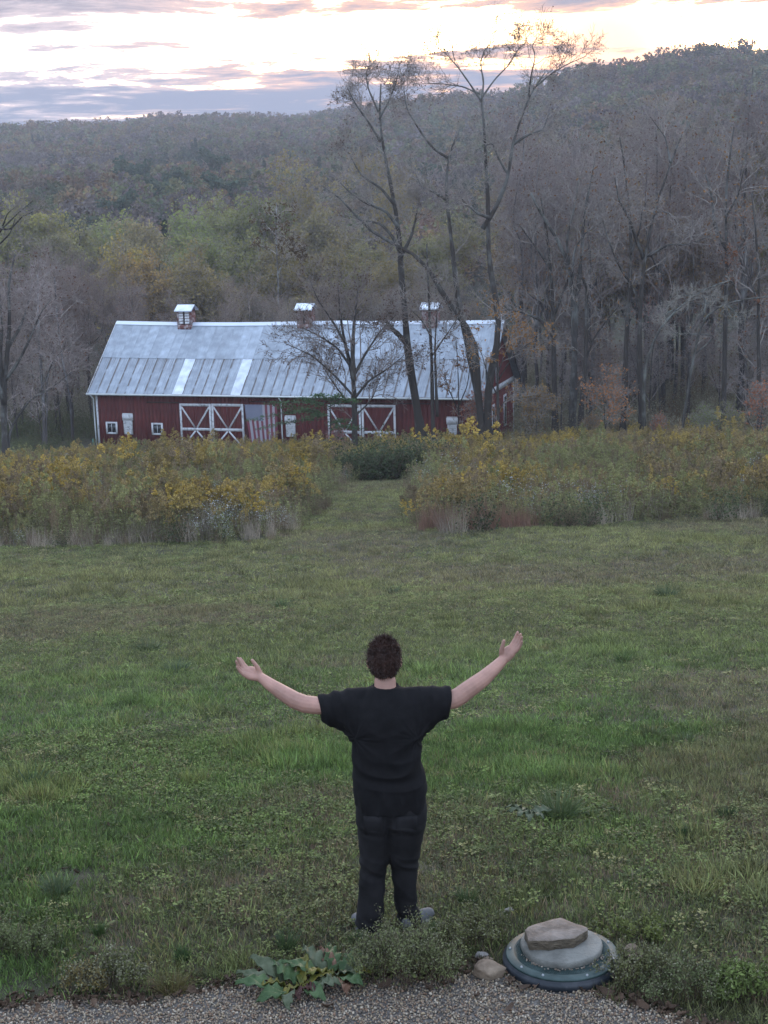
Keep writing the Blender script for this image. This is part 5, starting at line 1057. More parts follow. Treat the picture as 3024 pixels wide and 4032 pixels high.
scatter('grit', np.stack([LID[0] + q * np.cos(a), LID[1] + .02 + q * np.sin(a), np.full(n, .078)], 1), r.random((n, 3)) * 6, np.repeat(s[:, None], 3, 1), r.integers(0, 5, n), peb, pal[r.integers(0, 8, n)] if False else np.array([(.20, .15, .11), (.26, .22, .18), (.14, .11, .09)])[r.integers(0, 3, n)], 'loose grit lying on the drain lid round the concrete disc')
# ------------------------------------------------------------------ big-leaved dock plant
def leafmat2(nm, c1, c2): return mat(nm, c1, rough=0.5, var=0.2, scale=14, col2=c2, trans=0.2, spec=0.22, lo=.4, hi=.62)
LM = [leafmat2('dock leaf green', (.055, .100, .038), (.080, .125, .052)), leafmat2('dock leaf bluish', (.075, .095, .048), (.105, .122, .072)), leafmat2('dock leaf yellowing', (.10, .115, .025), (.17, .145, .03)), leafmat2('dock leaf brown', (.13, .065, .04), (.20, .115, .075)), leafmat2('dock leaf withered', (.06, .024, .020), (.085, .038, .030))]
def big_leaf(L, w, curl, fold, seed, wav=1.0):
    r = np.random.default_rng(seed); nl, nw = 18, 9; V = []; ph = r.random() * 6
    for i in range(nl):
        t = i / (nl - 1); wid = w * (math.sin(math.pi * min(1, t * .93 + .07)) ** .7) * (1.15 - .45 * t) + .004
        x = L * (t - .16 * curl * t * t); z = L * (.30 * t - (.38 + .20 * curl) * t * t)
        for j in range(nw):
            s = (j / (nw - 1)) * 2 - 1; e = abs(s) ** 2
            V.append((x + .05 * L * math.sin(ph + 9 * t + s * 2) * e * .5, s * wid * (1 + .045 * math.sin(19 * t + ph) * e), z + fold * abs(s) * wid + wav * .012 * e * math.sin(21 * t + ph + s) + .006 * math.sin(23 * t + 5 * s)))
    i = (np.arange(nl - 1)[:, None] * nw + np.arange(nw - 1)[None]).ravel(); g = Geo().add(V, np.stack([i, i + 1, i + nw + 1, i + nw], 1))
    return g
def leafy_plant(px, py, label, leaves, name='dock_plant', stalks=True):
    p = hit(px, py, 0.0); e = empty(name, p); tag(e, label, 'plant')
    for k, (dx, dy, az, L, w, cu, fo, mi) in enumerate(leaves):
        g = big_leaf(L * 1.12, w * .68, cu, fo, k * 7 + int(px)); me = g.mesh('leaf', LM[mi], True); o = put('leaf', me, e, (dx, dy, .04)); o.rotation_euler = (random.uniform(-.5, .5), -.35 + random.uniform(-.15, .15), az)
        md = o.modifiers.new('thickness', 'SOLIDIFY'); md.thickness = .0015
        g = Geo().tube([(dx * .3, dy * .3, .0), (dx * .7, dy * .7, .045), (dx + .02 * math.cos(az), dy + .02 * math.sin(az), .048)], [.006, .005, .004], 5); g.build('leaf_stalk', LM[2], e)
    return e
random.seed(4); rd = lambda d: math.radians(d)
leafy_plant(1170, 3905, 'large-leaved dock plant with yellow and brown leaves spilling onto the gravel', [
    (-.10, -.03, rd(195), .22, .068, .6, .1, 0), (-.12, .0, rd(170), .20, .055, .4, .1, 1), (-.06, -.06, rd(235), .20, .062, .8, .1, 0), (-.02, -.08, rd(260), .17, .05, 1, .2, 1), (-.06, -.02, rd(205), .13, .04, .2, .5, 2), (0, .02, rd(140), .17, .075, -.2, .1, 0), (-.07, .05, rd(150), .21, .06, .1, .2, 1),
    (.03, .0, rd(85), .19, .042, -.6, .6, 2), (.06, -.03, rd(300), .16, .06, .9, .1, 0), (.10, -.0, rd(330), .16, .055, .7, .1, 1), (.05, -.01, rd(25), .15, .04, .2, .3, 2), (.02, -.04, rd(220), .14, .035, .9, .4, 2), (-.1, -.02, rd(185), .13, .035, .9, .4, 4), (.0, -.06, rd(280), .10, .04, .9, .5, 4), (.04, -.05, rd(320), .09, .04, .9, .4, 4)])
leafy_plant(1310, 3868, 'second large-leaved dock plant with broad grey-green leaves against the bushy weed', [
    (-.06, .0, rd(175), .20, .072, .2, .1, 0), (-.02, -.03, rd(250), .18, .066, .7, .1, 1), (.05, -.03, rd(305), .19, .07, .6, .1, 0), (.06, .02, rd(0), .18, .06, .5, .1, 1), (.0, .05, rd(95), .19, .07, -.2, .1, 0), (-.04, .04, rd(125), .20, .065, 0, .1, 1), (.05, .04, rd(50), .18, .066, .1, .1, 0), (.02, .0, rd(335), .17, .07, .5, .05, 1), (-.02, .02, rd(220), .15, .06, .3, .1, 2), (.04, -.06, rd(290), .17, .045, .9, .1, 3), (.0, .07, rd(115), .14, .05, -.4, .2, 3), (.07, -.01, rd(345), .15, .04, .3, .2, 2)])
leafy_plant(2085, 3225, 'pale-leaved dock plant at the foot of the grass clump right of the person', [(0, 0, rd(a_), .16, .045, .5, .1, 1) for a_ in (170, 200, 235, 265, 300, 330)], 'dock_plant')
# ------------------------------------------------------------------ bushy weeds
M['bud'] = mat('seed buds', (.15, .125, .080), var=.4, scale=30, col2=(.20, .20, .12)); M['weedleaf'] = mat('weed leaf', (.105, .115, .052), var=.35, scale=20, objcol=True); M['weedstem'] = mat('weed stem', (.07, .05, .035), var=.3, scale=20)
def bushy(px, py, wid, h, ns, nleaf, nbud, label, seed, col=(1, 1, 1), name='bushy_weed', lean=.25, budsize=.006, lsz=.009, dep=.55):
    r = np.random.default_rng(seed); p = hit(px, py, 0.0); p[2] = Tz(p[0], p[1]); e = empty(name, p); tag(e, label, 'plant'); b = np.stack([r.uniform(-.5, .5, ns) * wid, r.uniform(-.5, .5, ns) * wid * dep, np.zeros(ns)], 1)
    hh = h * r.uniform(.65, 1.05, ns) * (1 - .5 * (2 * np.abs(b[:, 0]) / wid) ** 2); P = strands(b, unit(np.stack([r.normal(size=ns) * lean, r.normal(size=ns) * lean, np.ones(ns)], 1)), hh, 7, .08, .04, r)
    lv = branch_levels(P, np.full((ns, 7), .0025) * np.linspace(1, .4, 7), r, (7,), (h * .30,), .8, .12, .1, .35)
    g = Geo(); V, Q = tubes(P, np.full((ns, 7), .0028) * np.linspace(1, .4, 7), 3); g.add(V, Q); q = lv[0][0]; V, Q = tubes(q, np.full(q.shape[:2], .0011), 3); g.add(V, Q); o = g.build('stems', M['weedstem'], e); o['kind'] = 'stuff'
    A = np.concatenate([P[:, 1:].reshape(-1, 3), q.reshape(-1, 3)]); C = A[r.integers(0, len(A), nleaf)] + r.normal(size=(nleaf, 3)) * .012; V, Q = leaf_quads(C, lsz * r.uniform(.6, 1.4, nleaf), r, .35, .3); o = Geo().add(V, Q).build('foliage', M['weedleaf'], e); o.color = (*col, 1); o['kind'] = 'stuff'
    A = q[:, -2:].reshape(-1, 3); A = A[A[:, 2] > h * .38] if (A[:, 2] > h * .38).any() else A; C = A[r.integers(0, len(A), nbud)] + r.normal(size=(nbud, 3)) * .013; V, Q = leaf_quads(C, budsize * r.uniform(.5, 1.2, nbud), r, .8); o = Geo().add(V, Q).build('seed_heads', M['bud'], e); o['kind'] = 'stuff'
    return e
bushy(1590, 3868, .50, .34, 70, 6500, 4200, 'wide bushy weed with tiny pale buds at the feet of the person', 1, (1.15, 1.15, 1.0), budsize=.0045)
bushy(1860, 3720, .36, .20, 40, 2600, 900, 'low bushy weed between the person and the drain cover', 2, (1.05, 1.0, .8))
bushy(480, 3885, .26, .19, 26, 1500, 1100, 'low seeding weed with cream tips at the gravel edge on the left', 3, (1.0, 1.0, .7), budsize=.008)
bushy(330, 3900, .22, .16, 26, 1500, 900, 'rust-brown dried weed at the gravel edge on the left', 4, (1.35, .95, .75))
bushy(70, 3760, .40, .16, 40, 3000, 400, 'dark tangled weed at the lower left edge', 5, (.9, .95, .8))
bushy(2520, 3880, .34, .20, 40, 2600, 900, 'grey-green bushy weed with seed spikes right of the drain cover', 6, (.95, .9, .75))
bushy(2700, 3940, .40, .22, 44, 3200, 600, 'dark bushy weed near the lower right corner', 7, (.85, .9, .8))
bushy(2950, 3930, .40, .20, 40, 2800, 300, 'leafy green weed in the lower right corner', 8, (1.0, 1.2, .7), lsz=.014)
bushy(2480, 3690, .36, .12, 30, 2200, 300, 'yellowing clover-like weed above the stones right of the drain cover', 9, (1.15, 1.2, .7), lsz=.010)
# ------------------------------------------------------------------ grass clumps that stand out of the lawn
M['clump'] = mat('clump blade', (1, 1, 1), rough=.5, var=.3, scale=6, objcol=True, trans=.25, spec=.4)
def clump(px, py, wpx, hpx, label, seed, col, n=150, w=.004, lean=1.0):
    p = gpix(px, py); Y = p[1]; sc = Y / F * 1.03; sp_, h = wpx * sc / 2, hpx * sc; r = np.random.default_rng(seed); g = Geo(); a = r.random(n) * 6.28; q = np.sqrt(r.random(n)) * sp_ * .35; b = np.stack([q * np.cos(a), q * np.sin(a), q * 0 - .01], 1)
    ln = lean * r.random(n) * sp_ / max(h, .05) * .8
    blades(g, b, unit(np.stack([np.cos(a) * ln, np.sin(a) * ln, np.ones(n)], 1)), np.hypot(h, sp_ * .6) * r.uniform(.45, 1.1, n), w * r.uniform(.7, 1.3, n), r, 6, -.16, .05)
    o = g.build('grass_clump', M['clump']); o.location = (p[0], Y, Tz(p[0], Y)); o.color = (*col, 1); return tag(o, label, 'grass clump')
for a in [(120, 3100, 230, 90, 'large dark grass clump at the left edge level with the shirt', 1, (.050, .085, .036)), (690, 2650, 200, 60, 'bluish grass clump left of the raised left hand', 2, (.075, .105, .055)), (590, 2560, 190, 50, 'pale grass clump farther up-slope of the bluish clump', 3, (.085, .110, .050)),
          (2200, 3225, 300, 130, 'largest spiky grass clump right of the person', 4, (.075, .105, .042), 260), (2570, 2905, 180, 60, 'grass clump with bleached blades on the right', 5, (.085, .105, .045)), (2700, 2925, 160, 45, 'flat grass clump right of the bleached one', 6, (.075, .100, .045)), (2620, 2350, 150, 55, 'grass clump high on the right of the lawn', 7, (.060, .090, .045)),
          (2450, 2610, 110, 50, 'bright green grass tuft right of the raised right hand', 8, (.060, .105, .030)), (1550, 2340, 140, 36, 'dark grass tuft in line with the path', 9, (.050, .080, .036)), (1110, 2395, 110, 36, 'green tuft left of the path line', 10, (.060, .095, .034)), (2680, 3300, 100, 55, 'dark round grass tuft on the right', 11, (.038, .070, .025)),
          (390, 3690, 70, 70, 'upright bright tuft on the bare patch at lower left', 12, (.055, .09, .03)), (230, 3520, 220, 100, 'long-bladed grass clump at the left below the person waist', 13, (.080, .110, .055)), (680, 3905, 260, 110, 'yellowed tussock of fine grass at the gravel edge', 14, (.115, .100, .040), 260, .002), (720, 3780, 110, 70, 'dark green tuft above the yellowed tussock', 15, (.050, .085, .03), 150, .003),
          (1130, 3740, 150, 90, 'grass tuft above the dock plant', 16, (.055, .085, .034)), (1840, 3560, 130, 70, 'tuft of grass beside the right foot', 17, (.060, .09, .034)), (2860, 3220, 110, 50, 'dark tuft near the right edge', 18, (.04, .07, .026)), (1700, 3678, 120, 60, 'short grass tuft hiding the toe of the right shoe', 21, (.075, .105, .04)), (1405, 3715, 110, 60, 'short grass tuft in front of the left heel', 22, (.075, .10, .042)), (950, 2690, 10, 5, None, 19, (0, 0, 0))]:
    if a[4]: clump(*a)
# ------------------------------------------------------------------ fallen leaves, bare twigs
M['fallen'] = mat('fallen leaf', (.060, .036, .026), var=.4, scale=20, col2=(.12, .075, .048), randv=.3)
def fallen_mesh(seed):
    r = np.random.default_rng(seed); V = []; 
    for j in range(4):
        for i in range(5):
            u, v = i / 4 * 2 - 1, j / 3 * 2 - 1; w = math.sqrt(max(0, 1 - u * u * .9)) * (.75 + .25 * r.random()); V.append((u * 1.1, v * w * .8, .35 * (u * u) * r.uniform(.4, 1) + .25 * v * v + .15 * r.normal()))
    i = (np.arange(3)[:, None] * 5 + np.arange(4)[None]).ravel(); return Geo().add(V, np.stack([i, i + 1, i + 6, i + 5], 1)).mesh('fallen_leaf', M['fallen'], True)
fm = [fallen_mesh(k) for k in range(5)]; r = np.random.default_rng(6)
for k, (px, py) in enumerate([(300, 3952), (540, 3940), (760, 3915), (450, 3850), (860, 3885), (630, 3922), (60, 3930), (900, 3875), (700, 3930), (1770, 3878), (1690, 3905), (2010, 3880), (2115, 3895), (2290, 3905), (2390, 3925), (2010, 3985), (2500, 3962), (2640, 3990), (2060, 3905), (1880, 3935), (1520, 3890), (1600, 3882), (370, 3965), (590, 3955), (2530, 3975), (2580, 3950), (2440, 3945), (1290, 3980)]):
    p = hit(px, py, 0.0); o = put('fallen_leaf', fm[k % 5], None, (p[0], p[1], .022)); s = r.uniform(.022, .036); o.scale = (s, s, s); o.rotation_euler = (r.normal() * .3, r.normal() * .3, r.random() * 6.28)
    tag(o, 'curled brown fallen leaf lying along the edge of the gravel', 'leaf', 'fallen leaves along the gravel edge')

# crumbled leaf litter under the weeds along the gravel edge and here and there on the lawn
n = 760; x = r.uniform(-2.4, 2.3, n); y = np.interp(x, GE[:, 0], GE[:, 1]) + r.normal(size=n) * .045 + .02; m2 = 340; x = np.concatenate([x, r.uniform(-3, 3, m2)]); y = np.concatenate([y, r.uniform(7.6, 13, m2)])
ok = (np.hypot(x - LID[0], y - LID[1]) > .33); x, y = x[ok], y[ok]; n = len(x); s = r.uniform(.009, .024, n)
scatter('leaf_litter', np.stack([x, y, T(x, y) + .016], 1), np.stack([r.normal(size=n) * .6, r.normal(size=n) * .6, r.random(n) * 6.28], 1), np.repeat(s[:, None], 3, 1), r.integers(0, 5, n), fm, None, 'brown crumbled leaf litter along the gravel edge and on the lawn')
# ------------------------------------------------------------------ person seen from behind, arms raised wide
PY = 8.04
def pp(px, py, dy=0.0): return at(px, py, PY + dy)
M['skin'] = mat('skin', (0.37, 0.205, 0.160), rough=0.55, var=0.20, scale=7, spec=0.35, bump=0.05, bscale=90)
M['skin'].node_tree.nodes['Principled BSDF'].inputs['Subsurface Weight'].default_value = 0.12; M['skin'].node_tree.nodes['Principled BSDF'].inputs['Subsurface Radius'].default_value = (.02, .008, .005)
M['shirt'] = mat('black cotton', (0.0085, 0.0078, 0.0088), rough=0.9, var=0.2, scale=25, bump=0.12, bscale=500, spec=0.15)
M['jeans'] = mat('dark indigo denim', (0.0130, 0.0120, 0.0132), rough=0.9, var=0.45, scale=7, bump=0.15, bscale=400, spec=0.15)
M['hair'] = mat('dark brown hair', (0.032, 0.0122, 0.0080), rough=0.55, var=0.4, scale=40, spec=0.35)
M['shoe'] = mat('grey canvas shoe', (0.085, 0.085, 0.088), rough=0.8, var=0.2, scale=20); M['sole'] = mat('pale rubber sole', (0.20, 0.195, 0.19), rough=0.7)
def cap(g, P, R, n=14):
    """closed round-ended tube"""
    P = np.asarray(P, float); R = np.asarray(R, float); d0 = unit(P[0] - P[1]); d1 = unit(P[-1] - P[-2])
    PP = np.vstack([P[0] + d0 * R[0] * .85, P[0] + d0 * R[0] * .5, P, P[-1] + d1 * R[-1] * .5, P[-1] + d1 * R[-1] * .85]); RR = np.concatenate([[R[0] * .45, R[0] * .87], R, [R[-1] * .87, R[-1] * .45]])
    g.tube(PP, RR, n, True)
def loft(g, rings, n=40):
    """rings: (cx, cy, cz, rx, ry, power) stacked from bottom to top, closed"""
    a = np.arange(n) * 2 * math.pi / n; V = []
    for cx, cy_, cz, rx, ry, pw in rings:
        c, s = np.cos(a), np.sin(a); V += list(np.stack([cx + rx * np.sign(c) * np.abs(c) ** (2 / pw), cy_ + ry * np.sign(s) * np.abs(s) ** (2 / pw), np.full(n, cz)], 1))
    m_ = len(rings); V.append((rings[0][0], rings[0][1], rings[0][2])); V.append((rings[-1][0], rings[-1][1], rings[-1][2]))
    i = np.arange(m_ - 1)[:, None] * n; j = np.arange(n)[None]; j2 = (j + 1) % n; Q = np.stack([i + j, i + j2, i + n + j2, i + n + j], -1).reshape(-1, 4); e = (m_ - 1) * n; k = m_ * n
    g.add(V, Q, [(k, (q + 1) % n, q) for q in range(n)] + [(k + 1, e + q, e + (q + 1) % n) for q in range(n)])
def fuse(g, name, m_, voxel, parent, smooth=4, fac=.5):
    me = g.mesh('tmp', []); o = bpy.data.objects.new('tmp', me); COL.objects.link(o)
    bm = bmesh.new(); bm.from_mesh(me); bmesh.ops.recalc_face_normals(bm, faces=bm.faces); bm.to_mesh(me); bm.free()
    a = o.modifiers.new('r', 'REMESH'); a.mode = 'VOXEL'; a.voxel_size = voxel
    if smooth: b = o.modifiers.new('s', 'SMOOTH'); b.iterations = smooth; b.factor = fac
    dg = bpy.context.evaluated_depsgraph_get(); dg.update(); out = bpy.data.meshes.new_from_object(o.evaluated_get(dg)); bpy.data.objects.remove(o)
    out.materials.clear(); out.materials.append(m_); out.polygons.foreach_set('use_smooth', np.ones(len(out.polygons), bool)); out.name = name
    return put(name, out, parent)
def getco(me): c = np.empty(len(me.vertices) * 3, np.float32); me.vertices.foreach_get('co', c); return c.reshape(-1, 3).astype(float)
def setco(me, c): me.vertices.foreach_set('co', np.asarray(c, np.float32).ravel()); me.update()
def getno(me): c = np.empty(len(me.vertices) * 3, np.float32); me.vertex_normals.foreach_get('vector', c); return c.reshape(-1, 3).astype(float)
PX = F / (PY * cp + 2.6 * sp) * 1.0            # rough pixels per metre at the person
mpp = 1 / (F / 8.41)
person = empty('person', (0, PY, 0)); tag(person, 'person in black T-shirt and dark jeans seen from behind, arms raised wide', 'person')
O = np.array([0, PY, 0])
def L(px, py, dy=0.0): return pp(px, py, dy) - O
# body: head, neck, trunk, arms and hands in one skin
g = Geo()
hc = L(1513, 2598); hc[1] += .015
V, Tt = ico(3, 1, 0); V = V * np.array([.079, .099, .118]); V[:, 1] += np.where(V[:, 2] < -.02, .012, 0); g.add(V + hc, T=Tt)
V, Tt = ico(2, 1, 0); g.add(V * np.array([.050, .045, .06]) + hc + np.array([0, .055, -.075]), T=Tt)                      # jaw
g.add(ico(2, 1, 0)[0] * np.array([.014, .022, .02]) + hc + np.array([0, .108, -.012]), T=ico(2, 1, 0)[1])                 # nose
for s in (-1, 1):
    V, Tt = ico(2, 1, 0); V = V * np.array([.012, .021, .034]); g.add(V + hc + np.array([s * .086, .008, -.022]), T=Tt)    # ears
cap(g, [L(1518, 2790), L(1518, 2730, .0), L(1516, 2680, .02)], [.075, .062, .060])
LS, RS = L(1385, 2775), L(1655, 2770)
cap(g, [L(1518, 3170), L(1518, 3120), L(1518, 2980), L(1518, 2860), L(1519, 2790)], [.09, .095, .105, .11, .08], 20)
cap(g, [LS, L(1310, 2786, .035), L(1262, 2780, .055), L(1240, 2777, .064), L(1205, 2773, .08)], [.045, .044, .047, .050, .050]); cap(g, [RS, L(1730, 2772, .035), L(1768, 2760, .055), L(1785, 2754, .064), L(1820, 2735, .08)], [.045, .045, .049, .053, .052])
def arm(pts): cap(g, [L(p[0], p[1], p[2]) for p in pts], [p[3] for p in pts])
arm([(1205, 2774, .08, .050), (1160, 2757, .10, .049), (1115, 2729, .13, .044), (1068, 2698, .16, .036), (1030, 2670, .19, .028), (1016, 2660, .20, .026)])
arm([(1820, 2733, .08, .052), (1865, 2700, .10, .049), (1908, 2668, .13, .044), (1945, 2634, .16, .037), (1978, 2601, .19, .030), (1988, 2588, .20, .028)])
# left hand: palm turned up and away, thumb up
def chain(pts): cap(g, [L(p[0], p[1], p[2]) for p in pts], [p[3] for p in pts], 10)
chain([(1018, 2660, .20, .025), (1000, 2654, .21, .025), (980, 2646, .22, .022), (966, 2640, .225, .018)]); chain([(1012, 2668, .19, .022), (985, 2664, .195, .021), (962, 2654, .20, .017)])
chain([(1018, 2650, .20, .022), (1004, 2640, .215, .020), (985, 2634, .235, .017)])
chain([(1019, 2645, .20, .018), (1015, 2631, .195, .014), (1005, 2615, .19, .0115), (993, 2600, .19, .0095)])                                                # thumb
chain([(975, 2634, .235, .0125), (963, 2618, .25, .0105), (954, 2604, .255, .0095), (946, 2592, .255, .008)])                                             # index
chain([(966, 2639, .228, .0125), (953, 2623, .235, .0105), (944, 2606, .24, .0095), (936, 2592, .238, .008)])                                                # middle
chain([(960, 2648, .21, .012), (945, 2634, .212, .010), (936, 2618, .21, .009), (930, 2604, .205, .0078)])                                              # ring
chain([(960, 2657, .195, .011), (948, 2647, .19, .0095), (939, 2636, .185, .0085), (933, 2625, .18, .007)])                                                    # little
# right hand: back of the hand towards us, fingers up
chain([(1988, 2590, .20, .027), (1998, 2572, .20, .026), (2012, 2556, .205, .020)]); chain([(1996, 2592, .19, .023), (2014, 2574, .19, .023), (2028, 2556, .195, .017)])
chain([(1980, 2590, .20, .021), (1985, 2566, .20, .019), (2000, 2552, .21, .015)])
chain([(1977, 2578, .20, .017), (1975, 2560, .19, .0145), (1979, 2543, .185, .0115), (1984, 2524, .185, .0100)])                                                 # thumb
chain([(2008, 2550, .21, .0130), (2020, 2530, .22, .0110), (2030, 2510, .222, .0095), (2038, 2490, .215, .0080)])                                              # index
chain([(2020, 2552, .20, .0125), (2034, 2532, .205, .0105), (2044, 2513, .205, .0093), (2050, 2497, .198, .0078)])                                              # middle
chain([(2030, 2556, .192, .0115), (2043, 2538, .19, .0100), (2051, 2522, .187, .0088), (2055, 2508, .18, .0074)])                                              # ring
chain([(2031, 2566, .18, .0105), (2044, 2551, .172, .0090), (2051, 2538, .168, .0080), (2055, 2526, .162, .0068)])                                               # little
# legs inside the trousers
for pts in ([(1468, 3150, 0), (1464, 3400, 0), (1460, 3560, 0), (1450, 3660, .01)], [(1580, 3150, 0), (1594, 3400, .025), (1598, 3560, .08), (1612, 3640, .10)]): cap(g, [L(*p) for p in pts], [.06, .044, .04, .036])
body = fuse(g, 'body', M['skin'], .0036, person, 3)
# eyes and mouth lie on the far side of the head; modest relief
for s in (-1, 1):
    V, Tt = ico(2, 1, 0); Geo().add(V * .012 + hc + np.array([s * .031, .088, .004]), T=Tt).build('eye', mat('eye white', (.6, .58, .55)), person, True)
Geo().tube([hc + np.array([x, .100 - 4 * x * x, -.062]) for x in (-.024, -.012, 0, .012, .024)], [.003, .005, .005, .005, .003], 8).build('lips', mat('lips', (.32, .12, .11)), person, True)
# ---- T-shirt
g = Geo()
def ringpx(py, x0, x1, ry, pw=2.4, dy=0.0):
    a, b = L(x0, py, dy), L(x1, py, dy); return ((a[0] + b[0]) / 2, dy, (a[2] + b[2]) / 2, (b[0] - a[0]) / 2, ry, pw)
loft(g, [ringpx(3178, 1412, 1672, .150, 2.6), ringpx(3150, 1400, 1676, .152, 2.6), ringpx(3095, 1386, 1682, .152, 2.6), ringpx(3000, 1389, 1662, .145, 2.5), ringpx(2910, 1384, 1664, .142, 2.4), ringpx(2850, 1375, 1668, .140, 2.4), ringpx(2800, 1368, 1668, .132, 2.4), ringpx(2760, 1375, 1660, .112, 2.3), ringpx(2730, 1410, 1625, .090, 2.2), ringpx(2712, 1440, 1595, .068, 2.2), ringpx(2702, 1462, 1575, .058, 2.1)], 56)
def sleeve(top, bot, dys, depth):
    n = len(top); m_ = 24; a = np.arange(m_) * 2 * math.pi / m_; V = []
    for (tx, ty), (bx, by), dy, dp in zip(top, bot, dys, depth):
        t, b = L(tx, ty, dy), L(bx, by, dy); c = (t + b) / 2; h = (t - b) / 2
        for q in a: V.append(c + h * math.cos(q) + np.array([0, 1, 0]) * dp * math.sin(q))
    V.append((np.array(V[:m_])).mean(0)); V.append(np.array(V[(n - 1) * m_:n * m_]).mean(0)); i = np.arange(n - 1)[:, None] * m_; j = np.arange(m_)[None]; j2 = (j + 1) % m_; e = (n - 1) * m_; k = n * m_
    g.add(V, np.stack([i + j, i + j2, i + m_ + j2, i + m_ + j], -1).reshape(-1, 4), [(k, (q + 1) % m_, q) for q in range(m_)] + [(k + 1, e + q, e + (q + 1) % m_) for q in range(m_)])
sleeve([(1470, 2708), (1421, 2708), (1370, 2714), (1310, 2726), (1249, 2738)], [(1420, 2960), (1378, 2912), (1352, 2880), (1312, 2861), (1268, 2838)], [0, .005, .02, .04, .06], [.10, .098, .085, .078, .072])
sleeve([(1570, 2706), (1623, 2704), (1670, 2705), (1725, 2704), (1776, 2703)], [(1625, 2960), (1668, 2912), (1695, 2868), (1735, 2842), (1770, 2824)], [0, .005, .02, .04, .06], [.10, .098, .085, .08, .074])
shirt = fuse(g, 'shirt', M['shirt'], .0065, person, 5)
c = getco(shirt.data); nn = getno(shirt.data); x, z = c[:, 0] - L(1518, 2900)[0], c[:, 2]; zc = L(1518, 2900)[2]
w = np.zeros(len(c)); back = sst(-c[:, 1], -.02, .05)
# hanging swags across the back, pulls from the armpits, soft creases on sleeves, rumpled hem
def ridged(p, s): return np.array([1 - 2 * abs(mnoise.noise(Vector(q) + Vector((s, s * 1.7, 0)))) for q in p])
wv = np.array([mnoise.noise(Vector((a * 5, b * 5, d * 5))) for a, b, d in c])
dv = (z - zc) - 1.9 * x * x + .03 * wv                                     # long slack swags hanging between the shoulder blades
w += back * .0075 * (ridged(np.stack([x * 3.0, c[:, 1] * 2, dv * 11], 1), 3) - .55) * sst(z, zc + .16, zc + .0) * sst(z, zc - .36, zc - .2)
for s in (-1, 1):
    u = (x - s * .17) * s; th = np.arctan2(z - (zc + .02), u + .0)                # creases fan out from the armpit
    w += .0075 * (ridged(np.stack([th * 2.6, np.hypot(u, z - zc) * 2.0, c[:, 1] * 3], 1), 9 + s) - .5) * np.exp(-(u ** 2 + (z - zc - .03) ** 2) / .012)
    w += .004 * (ridged(np.stack([u * 14, (z - zc) * 4 + u * 8, c[:, 1] * 5], 1), 15 + s) - .5) * sst(np.abs(x), .17, .21)
    w += .006 * (ridged(np.stack([x * 13, z * 3, c[:, 1] * 9], 1), 21 + s) - .5) * sst(z, zc - .2, zc - .36)
w += .006 * wv; setco(shirt.data, c + nn * (1.7 * w)[:, None])
# collar ribbing
cpts = []
for k in range(33):
    a = k / 32 * 2 * math.pi; q = L(1518, 2712); cpts.append((q[0] + .069 * math.cos(a), .004 + .062 * math.sin(a), q[2] + .006 + .016 * math.sin(a)))
Geo().tube(cpts, [.0085] * 33, 8, False).build('collar', M['shirt'], person, True)
# ---- trousers
g = Geo()
loft(g, [ringpx(3275, 1440, 1640, .100, 2.3), ringpx(3230, 1400, 1680, .140, 2.5), ringpx(3180, 1400, 1680, .140, 2.5), ringpx(3110, 1408, 1672, .130, 2.4)], 48)
def legl(rows): loft(g, [ringpx(py, a, b, ry, 2.2, dy) for py, a, b, ry, dy in rows], 32)
legl([(3700, 1410, 1482, .060, .01), (3668, 1404, 1488, .064, .01), (3630, 1404, 1500, .066, 0), (3583, 1407, 1510, .064, 0), (3500, 1412, 1514, .066, 0), (3440, 1415, 1517, .070, 0), (3380, 1416, 1531, .088, 0), (3300, 1410, 1566, .116, 0), (3230, 1402, 1560, .134, 0)])
legl([(3664, 1573, 1652, .060, .10), (3640, 1568, 1660, .064, .10), (3610, 1562, 1656, .066, .09), (3565, 1552, 1643, .064, .08), (3480, 1546, 1643, .066, .05), (3430, 1542, 1645, .070, .03), (3380, 1528, 1648, .088, .02), (3300, 1500, 1664, .116, .0), (3230, 1516, 1678, .134, 0)])
jeans = fuse(g, 'trousers', M['jeans'], .0065, person, 14)
c = getco(jeans.data); nn = getno(jeans.data); zk, za = L(1460, 3420)[2], L(1460, 3640)[2]; lx = np.where(c[:, 0] < L(1530, 3400)[0], c[:, 0] - L(1463, 3400)[0], c[:, 0] - L(1598, 3400)[0])
wz = c[:, 2] + .35 * lx + .02 * np.array([mnoise.noise(Vector((a * 9, b * 9, d * 6))) for a, b, d in c])
w = .012 * (ridged(np.stack([lx * 5, wz * 13, c[:, 1] * 4], 1), 5) - .5) * np.exp(-((c[:, 2] - zk) ** 2) / .010) + .018 * (ridged(np.stack([lx * 5, wz * 15, c[:, 1] * 4], 1), 8) - .5) * np.exp(-((c[:, 2] - za + .01) ** 2) / .012)
w += .005 * (ridged(np.stack([c[:, 0] * 4, wz * 9, c[:, 1] * 4], 1), 12) - .5)
zb = L(1530, 3245)[2]; w += .004 * np.sin((c[:, 2] - zb) * 90 + 20 * lx) * np.exp(-((c[:, 2] - zb) ** 2) / .0016) * sst(-c[:, 1], 0, .05)
w += .006 * np.array([mnoise.noise(Vector((a * 8, b * 8, d * 4 + 9))) for a, b, d in c])
seam = np.exp(-((c[:, 0] - L(1530, 3300)[0]) ** 2) / .0002) * sst(c[:, 2], L(1530, 3400)[2], L(1530, 3300)[2]) * sst(c[:, 2], L(1530, 3160)[2], L(1530, 3220)[2]); w -= .014 * seam
setco(jeans.data, c + nn * w[:, None])
